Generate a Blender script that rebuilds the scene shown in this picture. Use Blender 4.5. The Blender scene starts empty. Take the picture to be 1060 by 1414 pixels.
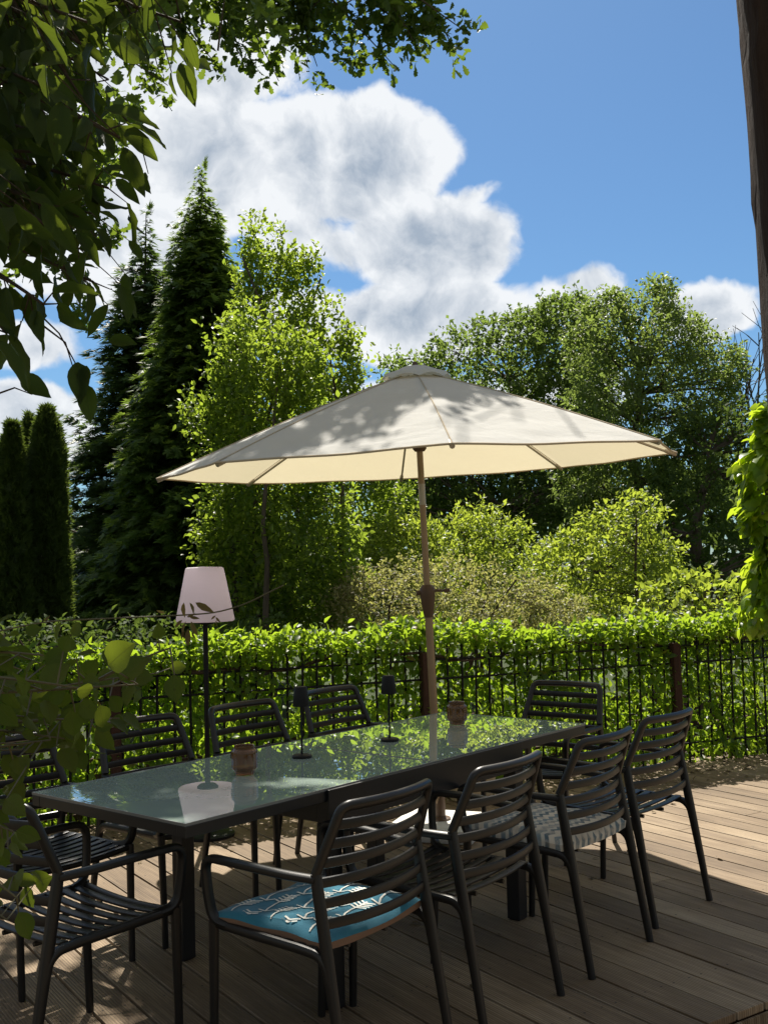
import bpy, bmesh, math, random
import numpy as np
from mathutils import Vector, Matrix

random.seed(7)
RNG = np.random.default_rng(11)
R = math.radians
S = bpy.context.scene
COL = S.collection

# ------------------------------------------------------------------ camera
CAM = np.array([-3.2904, -2.9687, 1.4959])
RT = np.array([0.64275443, -0.76570337, -0.02377149])
UP = np.array([-0.02600215, -0.05281844, 0.99826555])
FW = np.array([0.76563087, 0.6410215, 0.05385922])
FPX = 1477.58
cam = bpy.data.cameras.new('camera')
camo = bpy.data.objects.new('camera', cam)
COL.objects.link(camo)
cam.sensor_fit = 'VERTICAL'
cam.sensor_height = 24.0
cam.lens = 24.0 * FPX / 1414.0
cam.clip_start = 0.05
cam.clip_end = 3000
camo.matrix_world = Matrix(((RT[0], UP[0], -FW[0], CAM[0]), (RT[1], UP[1], -FW[1], CAM[1]),
                            (RT[2], UP[2], -FW[2], CAM[2]), (0, 0, 0, 1)))
S.camera = camo


def at(x, y, D):
    """world point seen at photo pixel (x, y), D metres along the view axis"""
    return CAM + D * (FW + RT * ((x - 530) / FPX) - UP * ((y - 707) / FPX))


def ground_at(x, y, z=0.0):
    d = FW + RT * ((x - 530) / FPX) - UP * ((y - 707) / FPX)
    return CAM + d * ((z - CAM[2]) / d[2])


# ------------------------------------------------------------------ sun, sky, exposure
SUN_AZ, SUN_EL = R(44), R(54)
SUN_DIR = np.array([math.cos(SUN_EL) * math.cos(SUN_AZ), math.cos(SUN_EL) * math.sin(SUN_AZ), math.sin(SUN_EL)])
sl = bpy.data.lights.new('sun', 'SUN')
sl.energy = 5.0
sl.angle = R(0.53)
sl.color = (1.0, 0.93, 0.82)
so = bpy.data.objects.new('sun', sl)
COL.objects.link(so)
so.rotation_euler = Vector(SUN_DIR).to_track_quat('Z', 'Y').to_euler()

W = bpy.data.worlds.new('World')
S.world = W
W.use_nodes = True
wt = W.node_tree
wt.nodes.clear()


class NT:
    """tiny helper round a node tree"""
    def __init__(self, tree):
        self.t = tree

    def n(self, kind, **kw):
        nd = self.t.nodes.new(kind)
        for k, v in kw.items():
            if k.startswith('i_'):
                nd.inputs[int(k[2:])].default_value = v
            else:
                setattr(nd, k, v)
        return nd

    def l(self, a, b):
        self.t.links.new(a, b)

    def put(self, x, sock):
        if hasattr(x, 'is_linked') or hasattr(x, 'links'):
            self.l(x, sock)
        else:
            sock.default_value = x

    def m(self, op, a, b=0.0, c=None, clamp=False):
        nd = self.t.nodes.new('ShaderNodeMath')
        nd.operation = op
        nd.use_clamp = clamp
        self.put(a, nd.inputs[0])
        self.put(b, nd.inputs[1])
        if c is not None:
            self.put(c, nd.inputs[2])
        return nd.outputs[0]

    def vm(self, op, a, b=None):
        nd = self.t.nodes.new('ShaderNodeVectorMath')
        nd.operation = op
        self.put(a, nd.inputs[0])
        if b is not None:
            self.put(b, nd.inputs[1])
        return nd.outputs['Value'] if op in ('DOT_PRODUCT', 'LENGTH') else nd.outputs[0]

    def mix(self, f, a, b, blend='MIX'):
        nd = self.t.nodes.new('ShaderNodeMix')
        nd.data_type = 'RGBA'
        nd.blend_type = blend
        self.put(f, nd.inputs[0])
        self.put(a, nd.inputs[6])
        self.put(b, nd.inputs[7])
        return nd.outputs[2]

    def smooth(self, x, lo, hi):
        nd = self.t.nodes.new('ShaderNodeMapRange')
        nd.interpolation_type = 'SMOOTHSTEP'
        self.put(x, nd.inputs[0])
        nd.inputs[1].default_value = lo
        nd.inputs[2].default_value = hi
        return nd.outputs[0]

    def noise(self, vec, scale, detail=2.0, rough=0.5, dist=0.0):
        nd = self.t.nodes.new('ShaderNodeTexNoise')
        self.put(vec, nd.inputs['Vector'])
        nd.inputs['Scale'].default_value = scale
        nd.inputs['Detail'].default_value = detail
        nd.inputs['Roughness'].default_value = rough
        nd.inputs['Distortion'].default_value = dist
        return nd.outputs[0]

    def ramp(self, f, stops):
        nd = self.t.nodes.new('ShaderNodeValToRGB')
        self.put(f, nd.inputs[0])
        e = nd.color_ramp.elements
        while len(e) < len(stops):
            e.new(0.5)
        for i, (p, c) in enumerate(stops):
            e[i].position = p
            e[i].color = (*c, 1.0)
        return nd.outputs[0]


def build_sky():
    k = NT(wt)
    sky = k.n('ShaderNodeTexSky', sky_type='NISHITA', sun_disc=False, sun_elevation=SUN_EL,
              sun_rotation=R(90) - SUN_AZ, altitude=100.0, air_density=1.0, dust_density=0.6, ozone_density=2.2)
    tc = k.n('ShaderNodeTexCoord')
    d = k.vm('NORMALIZE', tc.outputs['Generated'])
    # cloud banks: direction of the middle, half width and half height in radians
    banks = [(310, 215, 320, 105, 1.0), (520, 185, 140, 85, 1.0), (595, 335, 135, 100, 1.0), (560, 440, 230, 75, 1.05), (440, 330, 110, 60, 0.45),
             (985, 425, 80, 50, 0.80), (790, 405, 90, 40, 0.62), (45, 585, 110, 62, 1.0), (30, 480, 80, 40, 0.72),
             (120, 60, 300, 110, 0.9), (160, 330, 150, 120, 0.9), (668, 258, 50, 22, 0.40), (-250, 350, 260, 120, 1.0), (470, 240, 180, 90, .5),
             (660, 560, 260, 60, 0.6)]
    # warp
    n0 = k.n('ShaderNodeTexNoise')
    k.l(d, n0.inputs['Vector'])
    n0.inputs['Scale'].default_value = 7.0
    n0.inputs['Detail'].default_value = 5.0
    wv = k.vm('SUBTRACT', n0.outputs[1], (0.5, 0.5, 0.5))
    sc = k.t.nodes.new('ShaderNodeVectorMath')
    sc.operation = 'SCALE'
    k.l(wv, sc.inputs[0])
    sc.inputs['Scale'].default_value = 0.10
    dw = k.vm('ADD', d, sc.outputs[0])
    tot = None
    for (px, py, rx, ry, amp) in banks:
        c = FW + RT * ((px - 530) / FPX) - UP * ((py - 707) / FPX)
        c /= np.linalg.norm(c)
        r = np.cross(c, [0, 0, 1.0])
        r /= np.linalg.norm(r)
        u = np.cross(r, c)
        a = k.vm('DOT_PRODUCT', dw, tuple(r / (rx / FPX)))
        b = k.vm('DOT_PRODUCT', dw, tuple(u / (ry / FPX)))
        front = k.m('GREATER_THAN', k.vm('DOT_PRODUCT', d, tuple(c)), 0.3)
        # offsets: r and u are orthogonal to c so no constant needed
        e = k.m('ADD', k.m('MULTIPLY', a, a), k.m('MULTIPLY', b, b))
        v = k.m('MULTIPLY', k.m('MULTIPLY', k.m('SUBTRACT', 1.0, e), amp), front)
        tot = v if tot is None else k.m('MAXIMUM', tot, v)
    # away from the view: cloud added for its fill light
    fine = k.noise(dw, 18.0, 14.0, 0.60, 0.0)
    mid = k.noise(dw, 7.5, 10.0, 0.55, 0.0)
    lift = k.vm('ADD', dw, tuple(0.022 * SUN_DIR))
    mid_up = k.noise(lift, 7.5, 10.0, 0.55, 0.0)
    big = k.noise(dw, 3.2, 6.0, 0.55)
    back = k.m('LESS_THAN', k.vm('DOT_PRODUCT', d, tuple(FW)), 0.45)
    tot = k.m('MAXIMUM', tot, k.m('SUBTRACT', k.m('MULTIPLY', back, k.m('ADD', k.m('MULTIPLY', big, 3.0), 7.25)), 8.0))
    dens = k.m('ADD', k.m('ADD', k.m('MULTIPLY', tot, 1.25), k.m('MULTIPLY', k.m('SUBTRACT', fine, 0.5), 0.95)), k.m('MULTIPLY', k.m('SUBTRACT', mid, 0.5), 1.35))
    mask = k.m('MULTIPLY', k.smooth(dens, 0.10, 0.46), 0.97)
    # thick parts of a back-lit cloud are greyer, thin rims and billows turned to the sun are bright
    thick = k.smooth(dens, 0.35, 1.55)
    relief = k.m('MULTIPLY', k.m('SUBTRACT', mid, mid_up), 4.5)
    mott = k.m('MULTIPLY', k.m('SUBTRACT', k.noise(dw, 24.0, 10.0, 0.6, 0.0), 0.5), 1.0)
    shade = k.m('SUBTRACT', k.m('ADD', k.m('MULTIPLY', thick, 0.72), mott), relief, clamp=True)
    ccol = k.mix(shade, (7.6, 7.8, 8.0, 1), (3.2, 3.8, 4.6, 1))
    skc = k.mix(1.0, sky.outputs[0], (0.47, 0.68, 0.83, 1), 'MULTIPLY')
    # unseen cloud added behind and above the viewer to whiten the fill light
    over = k.mix(k.noise(dw, 4.0, 6.0, 0.55), (4.0, 4.2, 4.3, 1), (2.4, 2.55, 2.65, 1))
    ccol = k.mix(back, ccol, over)
    fin = k.mix(mask, skc, ccol)
    bg = k.n('ShaderNodeBackground')
    bg.inputs[1].default_value = 0.065
    k.l(fin, bg.inputs[0])
    out = k.n('ShaderNodeOutputWorld')
    k.l(bg.outputs[0], out.inputs[0])


build_sky()
S.view_settings.view_transform = 'Standard'
S.view_settings.look = 'None'
S.view_settings.exposure = 0.9
S.view_settings.gamma = 1.0
S.view_settings.use_curve_mapping = False
S.render.engine = 'CYCLES'
S.cycles.max_bounces = 8
S.cycles.diffuse_bounces = 4
S.cycles.glossy_bounces = 4
S.cycles.transmission_bounces = 8
S.cycles.transparent_max_bounces = 8
S.cycles.caustics_reflective = False
S.cycles.caustics_refractive = False
S.cycles.use_denoising = True


# ------------------------------------------------------------------ mesh helpers
class MB:
    """collects vertices and faces of one mesh"""
    def __init__(self):
        self.v, self.f, self.mi = [], [], []

    def add(self, verts, faces, mat=0):
        o = len(self.v)
        self.v.extend([tuple(map(float, p)) for p in verts])
        for f in faces:
            self.f.append(tuple(i + o for i in f))
            self.mi.append(mat)

    def box(self, lo, hi, mat=0, bevel=0.0):
        x0, y0, z0 = lo
        x1, y1, z1 = hi
        if bevel <= 0:
            v = [(x0, y0, z0), (x1, y0, z0), (x1, y1, z0), (x0, y1, z0), (x0, y0, z1), (x1, y0, z1), (x1, y1, z1), (x0, y1, z1)]
            self.add(v, [(0, 3, 2, 1), (4, 5, 6, 7), (0, 1, 5, 4), (1, 2, 6, 5), (2, 3, 7, 6), (3, 0, 4, 7)], mat)
            return
        bm = bmesh.new()
        bmesh.ops.create_cube(bm, size=1.0)
        for q in bm.verts:
            q.co = Vector(((x0 + x1) / 2 + q.co.x * (x1 - x0), (y0 + y1) / 2 + q.co.y * (y1 - y0), (z0 + z1) / 2 + q.co.z * (z1 - z0)))
        bmesh.ops.bevel(bm, geom=bm.edges[:], offset=bevel, segments=2, profile=0.6, affect='EDGES')
        bm.verts.index_update()
        self.add([q.co for q in bm.verts], [[q.index for q in f.verts] for f in bm.faces], mat)
        bm.free()

    def tube(self, pts, rad, n=8, mat=0, cap=True, up=None, flat=1.0, expo=1.0):
        """sweep a (super)ellipse along pts; rad scalar, list, or list of (a, b) half sizes"""
        P = np.array(pts, float)
        N = len(P)
        if np.isscalar(rad):
            rad = [(rad, rad * flat)] * N
        else:
            rad = [(q, q * flat) if np.isscalar(q) else q for q in rad]
        T = np.zeros_like(P)
        T[1:-1] = P[2:] - P[:-2]
        T[0] = P[1] - P[0]
        T[-1] = P[-1] - P[-2]
        T /= np.linalg.norm(T, axis=1)[:, None] + 1e-12
        if up is None:
            up = np.array([0, 0, 1.0]) if abs(T[0][2]) < 0.9 else np.array([0, 1.0, 0])
        A = np.array(up, float)
        V = []
        ang = np.arange(n) * 2 * math.pi / n
        ca, sa = np.cos(ang), np.sin(ang)
        if expo != 1.0:
            ca = np.sign(ca) * np.abs(ca) ** expo
            sa = np.sign(sa) * np.abs(sa) ** expo
        for i in range(N):
            A = A - T[i] * (A @ T[i])
            A /= np.linalg.norm(A) + 1e-12
            B = np.cross(T[i], A)
            V.append(P[i] + np.outer(ca * rad[i][0], A) + np.outer(sa * rad[i][1], B))
        F = []
        for i in range(N - 1):
            for j in range(n):
                a, b = i * n + j, i * n + (j + 1) % n
                F.append((a, b, b + n, a + n))
        if cap:
            F.append(tuple(range(n))[::-1])
            F.append(tuple((N - 1) * n + j for j in range(n)))
        self.add(np.concatenate(V), F, mat)

    def lathe(self, prof, n=24, c=(0, 0, 0), mat=0, rib=None):
        """prof: list of (r, z); rib(angle, i) scales the radius"""
        V = []
        for i, (r, z) in enumerate(prof):
            for j in range(n):
                a = 2 * math.pi * j / n
                q = r * (rib(j, i) if rib else 1.0)
                V.append((c[0] + q * math.cos(a), c[1] + q * math.sin(a), c[2] + z))
        F = []
        for i in range(len(prof) - 1):
            for j in range(n):
                a, b = i * n + j, i * n + (j + 1) % n
                F.append((a, b, b + n, a + n))
        self.add(V, F, mat)

    def build(self, name, mats, parent=None, smooth=True):
        me = bpy.data.meshes.new(name)
        me.from_pydata(self.v, [], self.f)
        if not isinstance(mats, (list, tuple)):
            mats = [mats]
        for m in mats:
            me.materials.append(m)
        if any(self.mi):
            me.polygons.foreach_set('material_index', self.mi)
        if smooth:
            me.polygons.foreach_set('use_smooth', [True] * len(me.polygons))
            try:
                me.set_sharp_from_angle(angle=R(38))
            except Exception:
                pass
        me.update()
        return link(name, me, parent)


def link(name, me, parent=None):
    o = bpy.data.objects.new(name, me)
    COL.objects.link(o)
    if parent is not None:
        o.parent = parent
    return o


def tag(o, label=None, cat=None, group=None, kind=None):
    if label:
        o['label'] = label
    if cat:
        o['category'] = cat
    if group:
        o['group'] = group
    if kind:
        o['kind'] = kind
    return o


def thing(name, label, cat, loc=(0, 0, 0), rz=0.0, group=None):
    o = bpy.data.objects.new(name, None)
    COL.objects.link(o)
    o.empty_display_size = 0.1
    o.location = loc
    o.rotation_euler = (0, 0, rz)
    return tag(o, label, cat, group)


def local(root, P):
    """world points into the frame of an unrotated root"""
    return np.asarray(P, float) - np.array(root.location)


def copy_tree(o, parent=None):
    c = o.copy()
    COL.objects.link(c)
    if parent is not None:
        c.parent = parent
    for ch in list(o.children):
        copy_tree(ch, c)
    return c


def fillet(pts, r, n=5):
    """round the inner corners of a polyline"""
    P = [np.array(p, float) for p in pts]
    if np.isscalar(r):
        r = [r] * len(P)
    out = [P[0]]
    for i in range(1, len(P) - 1):
        a, b, c = P[i - 1], P[i], P[i + 1]
        la, lc = np.linalg.norm(a - b), np.linalg.norm(c - b)
        q = min(r[i], la * 0.48, lc * 0.48)
        s, e = b + (a - b) / la * q, b + (c - b) / lc * q
        for k in range(n + 1):
            t = k / n
            out.append((1 - t) ** 2 * s + 2 * t * (1 - t) * b + t * t * e)
    out.append(P[-1])
    return out


# ------------------------------------------------------------------ leaves
TEMPL = {}


def templ(name, v, f):
    TEMPL[name] = (np.array(v, float), f)


# u along, v across, w lift
templ('kite', [(0, 0, 0), (.45, -.5, .10), (1, 0, -.06), (.45, .5, .10)], [(0, 1, 2), (0, 2, 3)])
templ('ovate', [(0, 0, 0), (.18, -.33, .05), (.45, -.5, .08), (.75, -.3, .0), (1, 0, -.14), (.75, .3, .0), (.45, .5, .08), (.18, .33, .05),
                (.2, 0, 0), (.46, 0, .0), (.76, 0, -.05)],
      [(0, 1, 8), (1, 2, 9, 8), (2, 3, 10, 9), (3, 4, 10), (0, 8, 7), (7, 8, 9, 6), (6, 9, 10, 5), (5, 10, 4)])
templ('oak', [(0, 0, 0), (.2, -.16, .03), (.34, -.30, .05), (.42, -.22, .03), (.58, -.46, .08), (.66, -.32, .03), (.84, -.42, .05), (1.0, -.1, -.06),
              (1.0, .1, -.06), (.84, .42, .05), (.66, .32, .03), (.58, .46, .08), (.42, .22, .03), (.34, .30, .05), (.2, .16, .03),
              (.3, 0, 0), (.6, 0, 0)],
      [(0, 1, 15), (1, 2, 3, 15), (3, 4, 5, 16), (3, 16, 15), (5, 6, 7, 16), (7, 8, 16), (8, 9, 10, 16), (10, 11, 12, 16), (12, 15, 16), (12, 13, 14, 15), (14, 0, 15)])


def big_leaf():
    # long pointed leaf with a wavy edge and a folded midrib
    us = [0, .06, .16, .28, .42, .56, .70, .82, .92, 1.0]
    hw = [.02, .16, .34, .45, .5, .47, .38, .25, .11, 0.0]
    V, F = [], []
    for i, (u, h) in enumerate(zip(us, hw)):
        dr = -.20 * u * u
        wv = .025 * math.sin(i * 2.1)
        V += [(u, -h, .10 * h * 2 + dr + wv), (u, -h * .5, .03 * h * 2 + dr), (u, 0, dr), (u, h * .5, .03 * h * 2 + dr), (u, h, .10 * h * 2 + dr - wv)]
    for i in range(len(us) - 1):
        for j in range(4):
            a = i * 5 + j
            F.append((a, a + 5, a + 6, a + 1))
    return V, F


templ('big', *big_leaf())


def spray():
    # conifer twig: thin stem with needles
    V = [(0, -.012, 0), (1, 0, -.12), (0, .012, 0)]
    F = [(0, 1, 2)]
    for i in range(9):
        u = .06 + i * .105
        L = .26 * (1 - .45 * u)
        z = -.12 * u * u
        for s in (-1, 1):
            o = len(V)
            V += [(u, 0, z), (u + L * .62 + .03, s * L, z + .05), (u + .075, 0, z)]
            F.append((o, o + 1, o + 2))
    return V, F


templ('spray', *spray())


def fan():
    V, F = [], []
    for a in (-50, -25, 0, 22, 48):
        o = len(V)
        L = 1.0 - abs(a) / 120
        ca, sa = math.cos(R(a)), math.sin(R(a))
        w = .085
        V += [(0, 0, 0), (L * .55 * ca + w * sa, L * .55 * sa - w * ca, .03), (L * ca, L * sa, -.03), (L * .55 * ca - w * sa, L * .55 * sa + w * ca, .03)]
        F += [(o, o + 1, o + 2), (o, o + 2, o + 3)]
    return V, F


templ('fan', *fan())


def tuft():
    V, F = [], []
    for i, (a, L, z) in enumerate([(0, 1.0, -.10), (-32, .72, .02), (30, .75, -.02), (-62, .42, .05), (60, .45, .03), (-14, .86, -.16), (17, .84, .04)]):
        o = len(V)
        ca, sa = math.cos(R(a)), math.sin(R(a))
        w = .075
        V += [(0, 0, 0), (L * .5 * ca + w * sa, L * .5 * sa - w * ca, z * .3 + .02), (L * ca, L * sa, z), (L * .5 * ca - w * sa, L * .5 * sa + w * ca, z * .3 - .02)]
        F += [(o, o + 1, o + 2), (o, o + 2, o + 3)]
    return V, F


templ('tuft', *tuft())


def unit(a):
    return a / (np.linalg.norm(a, axis=-1, keepdims=True) + 1e-9)


def leaves(name, kind, P, D, Nrm, L, Wd, mat, parent=None, smooth=True):
    """one mesh of leaves: P positions, D axes, Nrm rough normals, L lengths, Wd width ratio"""
    tv, tf = TEMPL[kind]
    n = len(P)
    D = unit(D)
    Nrm = Nrm - D * np.sum(Nrm * D, -1, keepdims=True)
    Nrm = unit(Nrm)
    B = np.cross(Nrm, D)
    L = np.broadcast_to(L, (n,))
    Wd = np.broadcast_to(Wd, (n,))
    V = (P[:, None, :] + D[:, None, :] * (tv[None, :, 0:1] * L[:, None, None]) + B[:, None, :] * (tv[None, :, 1:2] * (L * Wd)[:, None, None])
         + Nrm[:, None, :] * (tv[None, :, 2:3] * L[:, None, None]))
    V = V.reshape(-1, 3)
    nv = len(tv)
    sizes = np.array([len(f) for f in tf])
    flat = np.concatenate([np.array(f) for f in tf])
    idx = (flat[None, :] + (np.arange(n) * nv)[:, None]).ravel()
    tot = np.tile(sizes, n)
    start = np.concatenate([[0], np.cumsum(tot)[:-1]])
    me = bpy.data.meshes.new(name)
    me.vertices.add(len(V))
    me.vertices.foreach_set('co', V.astype(np.float32).ravel())
    me.loops.add(len(idx))
    me.loops.foreach_set('vertex_index', idx.astype(np.int32))
    me.polygons.add(len(tot))
    me.polygons.foreach_set('loop_start', start.astype(np.int32))
    me.polygons.foreach_set('loop_total', tot.astype(np.int32))
    if smooth:
        me.polygons.foreach_set('use_smooth', np.ones(len(tot), bool))
    me.update(calc_edges=True)
    if kind in ('big', 'ovate') and n < 6000:
        at_ = me.attributes.new('leaf', 'FLOAT_VECTOR', 'POINT')
        at_.data.foreach_set('vector', np.tile(tv.astype(np.float32), (n, 1)).ravel())
    for m in (mat if isinstance(mat, (list, tuple)) else [mat]):
        me.materials.append(m)
    return link(name, me, parent)


def rdir(n, bias=(0, 0, 0)):
    return unit(RNG.normal(size=(n, 3)) + np.array(bias))


# ------------------------------------------------------------------ materials
def new_mat(name):
    m = bpy.data.materials.new(name)
    m.use_nodes = True
    t = m.node_tree
    t.nodes.clear()
    k = NT(t)
    out = k.n('ShaderNodeOutputMaterial')
    return m, k, out


def principled(k, out, **kw):
    p = k.n('ShaderNodeBsdfPrincipled')
    for key, v in kw.items():
        k.put(v, p.inputs[key])
    k.l(p.outputs[0], out.inputs[0])
    return p


def bump(k, h, strength, dist):
    b = k.n('ShaderNodeBump')
    b.inputs['Strength'].default_value = strength
    b.inputs['Distance'].default_value = dist
    k.l(h, b.inputs['Height'])
    return b.outputs[0]


def leaf_mat(name, cols, trans, tw=0.45, rough=0.42, spec=0.4, hue_noise=2.0, veins=False, dead=0.0):
    """cols: darker/lighter leaf colours picked per leaf, trans: colour of the light let through"""
    m, k, out = new_mat(name)
    g = k.n('ShaderNodeNewGeometry')
    oc = k.n('ShaderNodeTexCoord')
    big = k.noise(oc.outputs['Object'], hue_noise, 2.0)
    f = k.m('ADD', k.m('MULTIPLY', g.outputs['Random Per Island'], 0.7), k.m('MULTIPLY', k.m('SUBTRACT', big, 0.35), 1.0), clamp=True)
    c = k.ramp(f, [(i / (len(cols) - 1), q) for i, q in enumerate(cols)])
    if dead:
        c = k.mix(k.m('LESS_THAN', g.outputs['Random Per Island'], dead), c, (0.16, 0.09, 0.03, 1))
    tcol = k.mix(k.m('MULTIPLY', f, 0.6), (*trans, 1), (trans[0] * 1.35, trans[1] * 1.2, trans[2], 1))
    p = k.n('ShaderNodeBsdfPrincipled')
    if veins:
        # midrib, side veins and a few blemishes, in the leaf's own coordinates
        av = k.n('ShaderNodeAttribute', attribute_name='leaf')
        sx = k.n('ShaderNodeSeparateXYZ')
        k.l(av.outputs['Vector'], sx.inputs[0])
        y = k.m('ABSOLUTE', sx.outputs[1])
        mid = k.m('SUBTRACT', 1.0, k.smooth(y, 0.008, 0.035))
        ph = k.m('SINE', k.m('MULTIPLY', k.m('SUBTRACT', sx.outputs[0], k.m('MULTIPLY', y, 0.75)), 52.0))
        side = k.m('MULTIPLY', k.smooth(ph, 0.86, 1.0), 0.55)
        vein = k.m('MAXIMUM', mid, side)
        blot = k.smooth(k.noise(oc.outputs['Object'], 55.0, 5.0, 0.7), 0.62, 0.72)
        c = k.mix(k.m('MULTIPLY', vein, 0.6), c, (cols[-1][0] * 2.0, cols[-1][1] * 1.7, cols[-1][2] * 2.0, 1))
        c = k.mix(k.m('MULTIPLY', blot, 0.6), c, (0.05, 0.035, 0.015, 1))
        tcol = k.mix(k.m('MULTIPLY', vein, 0.5), tcol, (trans[0] * .35, trans[1] * .35, trans[2] * .4, 1))
        tcol = k.mix(k.m('MULTIPLY', blot, 0.6), tcol, (0.04, 0.025, 0.008, 1))
        k.l(bump(k, k.m('SUBTRACT', 1.0, vein), 0.4, 0.004), p.inputs['Normal'])
    k.l(c, p.inputs['Base Color'])
    p.inputs['Roughness'].default_value = rough
    p.inputs['Specular IOR Level'].default_value = spec
    t = k.n('ShaderNodeBsdfTranslucent')
    k.l(tcol, t.inputs[0])
    mx = k.n('ShaderNodeMixShader')
    mx.inputs[0].default_value = tw
    k.l(p.outputs[0], mx.inputs[1])
    k.l(t.outputs[0], mx.inputs[2])
    k.l(mx.outputs[0], out.inputs[0])
    return m


def plain(name, col, rough=0.5, spec=0.5, metal=0.0, var=0.12, scale=6.0, bmp=0.0, bscale=120.0):
    m, k, out = new_mat(name)
    oc = k.n('ShaderNodeTexCoord')
    n = k.noise(oc.outputs['Object'], scale, 4.0)
    c = k.mix(n, tuple(q * (1 - var) for q in col) + (1,), tuple(min(1, q * (1 + var)) for q in col) + (1,))
    r = k.m('ADD', rough - 0.06, k.m('MULTIPLY', n, 0.12))
    p = principled(k, out, **{'Base Color': c, 'Roughness': r, 'Specular IOR Level': spec, 'Metallic': metal})
    if bmp:
        k.l(bump(k, k.noise(oc.outputs['Object'], bscale, 3.0), bmp, 0.002), p.inputs['Normal'])
    return m


def wood_deck():
    m, k, out = new_mat('weathered decking')
    oc = k.n('ShaderNodeTexCoord')
    g = k.n('ShaderNodeNewGeometry')
    v = oc.outputs['Object']
    sx = k.n('ShaderNodeSeparateXYZ')
    k.l(v, sx.inputs[0])
    stretch = k.vm('MULTIPLY', v, (60.0, 2.2, 4.0))
    grain = k.noise(stretch, 1.0, 6.0, 0.6)
    patch = k.noise(k.vm('MULTIPLY', v, (2.2, 1.1, 1.0)), 1.0, 5.0, 0.6)
    per = g.outputs['Random Per Island']
    f = k.m('ADD', k.m('ADD', k.m('MULTIPLY', grain, 0.55), k.m('SUBTRACT', k.m('MULTIPLY', patch, 0.85), 0.20)), k.m('MULTIPLY', k.m('SUBTRACT', per, 0.5), 0.20))
    c = k.ramp(f, [(0.18, (0.074, 0.049, 0.029)), (0.5, (0.200, 0.142, 0.087)), (0.85, (0.44, 0.338, 0.220))])
    # ribbed profile: about nine grooves on each board
    ph = k.m('MULTIPLY', sx.outputs[0], 2 * math.pi / (0.145 / 13.0))
    rib = k.m('ADD', k.m('MULTIPLY', k.m('SINE', ph), 0.5), 0.5)
    ridge = k.smooth(rib, 0.0, 0.35)
    c2 = k.mix(k.m('MULTIPLY', k.m('MULTIPLY', k.m('SUBTRACT', 1.0, ridge), 0.75), k.smooth(patch, 0.25, 0.7)), c, (0.05, 0.042, 0.034, 1))  # groove bottoms mixed darker, unevenly along the boards
    edge = k.smooth(k.m('PINGPONG', k.m('SUBTRACT', sx.outputs[0], 0.063 + 0.0725), 0.0725), 0.0605, 0.0665)
    worn_lit = k.m('MULTIPLY', edge, k.smooth(k.noise(k.vm('MULTIPLY', v, (9.0, 3.0, 1.0)), 1.0, 4.0), 0.35, 0.65))
    c2 = k.mix(k.m('MULTIPLY', worn_lit, 0.45), c2, (0.40, 0.34, 0.26, 1))  # weathered pale edges, plus light caught by the bevel painted into the colour
    spots = k.smooth(k.noise(v, 9.0, 6.0, 0.7), 0.60, 0.72)
    c3 = k.mix(k.m('MULTIPLY', spots, 0.35), c2, (0.10, 0.09, 0.06, 1))
    ex = k.m('SUBTRACT', k.m('PINGPONG', k.m('SUBTRACT', sx.outputs[0], 0.063 + 0.0725), 0.0725), 0.040)
    ey = k.m('SUBTRACT', k.m('PINGPONG', k.m('ADD', sx.outputs[1], 1.075), 0.25), 0.0)
    rr = k.m('SQRT', k.m('ADD', k.m('MULTIPLY', ex, ex), k.m('MULTIPLY', ey, ey)))
    c3 = k.mix(k.m('SUBTRACT', 1.0, k.smooth(rr, 0.0035, 0.0050)), c3, (0.035, 0.03, 0.026, 1))
    p = principled(k, out, **{'Base Color': c3, 'Roughness': 0.72, 'Specular IOR Level': 0.25})
    h = k.m('ADD', k.m('MULTIPLY', rib, 0.7), k.m('MULTIPLY', grain, 0.5))
    k.l(bump(k, h, 0.55, 0.003), p.inputs['Normal'])
    return m


def bark(name, a, b, scale=18.0):
    m, k, out = new_mat(name)
    oc = k.n('ShaderNodeTexCoord')
    v = k.vm('MULTIPLY', oc.outputs['Object'], (1.0, 1.0, 0.22))
    n = k.noise(v, scale, 6.0, 0.65)
    c = k.mix(n, (*a, 1), (*b, 1))
    p = principled(k, out, **{'Base Color': c, 'Roughness': 0.85, 'Specular IOR Level': 0.2})
    k.l(bump(k, n, 0.8, 0.02), p.inputs['Normal'])
    return m


def fabric(name, diff, trans, tw):
    m, k, out = new_mat(name)
    oc = k.n('ShaderNodeTexCoord')
    n = k.noise(oc.outputs['Object'], 5.0, 5.0)
    weave = k.noise(oc.outputs['Object'], 420.0, 1.0)
    c = k.mix(n, tuple(q * .92 for q in diff) + (1,), tuple(min(1, q * 1.05) for q in diff) + (1,))
    wr = k.noise(k.vm('MULTIPLY', oc.outputs['Object'], (1.0, 1.0, 2.5)), 3.2, 4.0, 0.5, 0.6)
    b = bump(k, k.m('ADD', k.m('MULTIPLY', weave, 0.03), wr), 0.5, 0.03)
    d = k.n('ShaderNodeBsdfDiffuse')
    k.l(c, d.inputs[0])
    k.l(b, d.inputs['Normal'])
    t = k.n('ShaderNodeBsdfTranslucent')
    t.inputs[0].default_value = (*trans, 1)
    mx = k.n('ShaderNodeMixShader')
    mx.inputs[0].default_value = tw
    k.l(d.outputs[0], mx.inputs[1])
    k.l(t.outputs[0], mx.inputs[2])
    k.l(mx.outputs[0], out.inputs[0])
    return m


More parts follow.
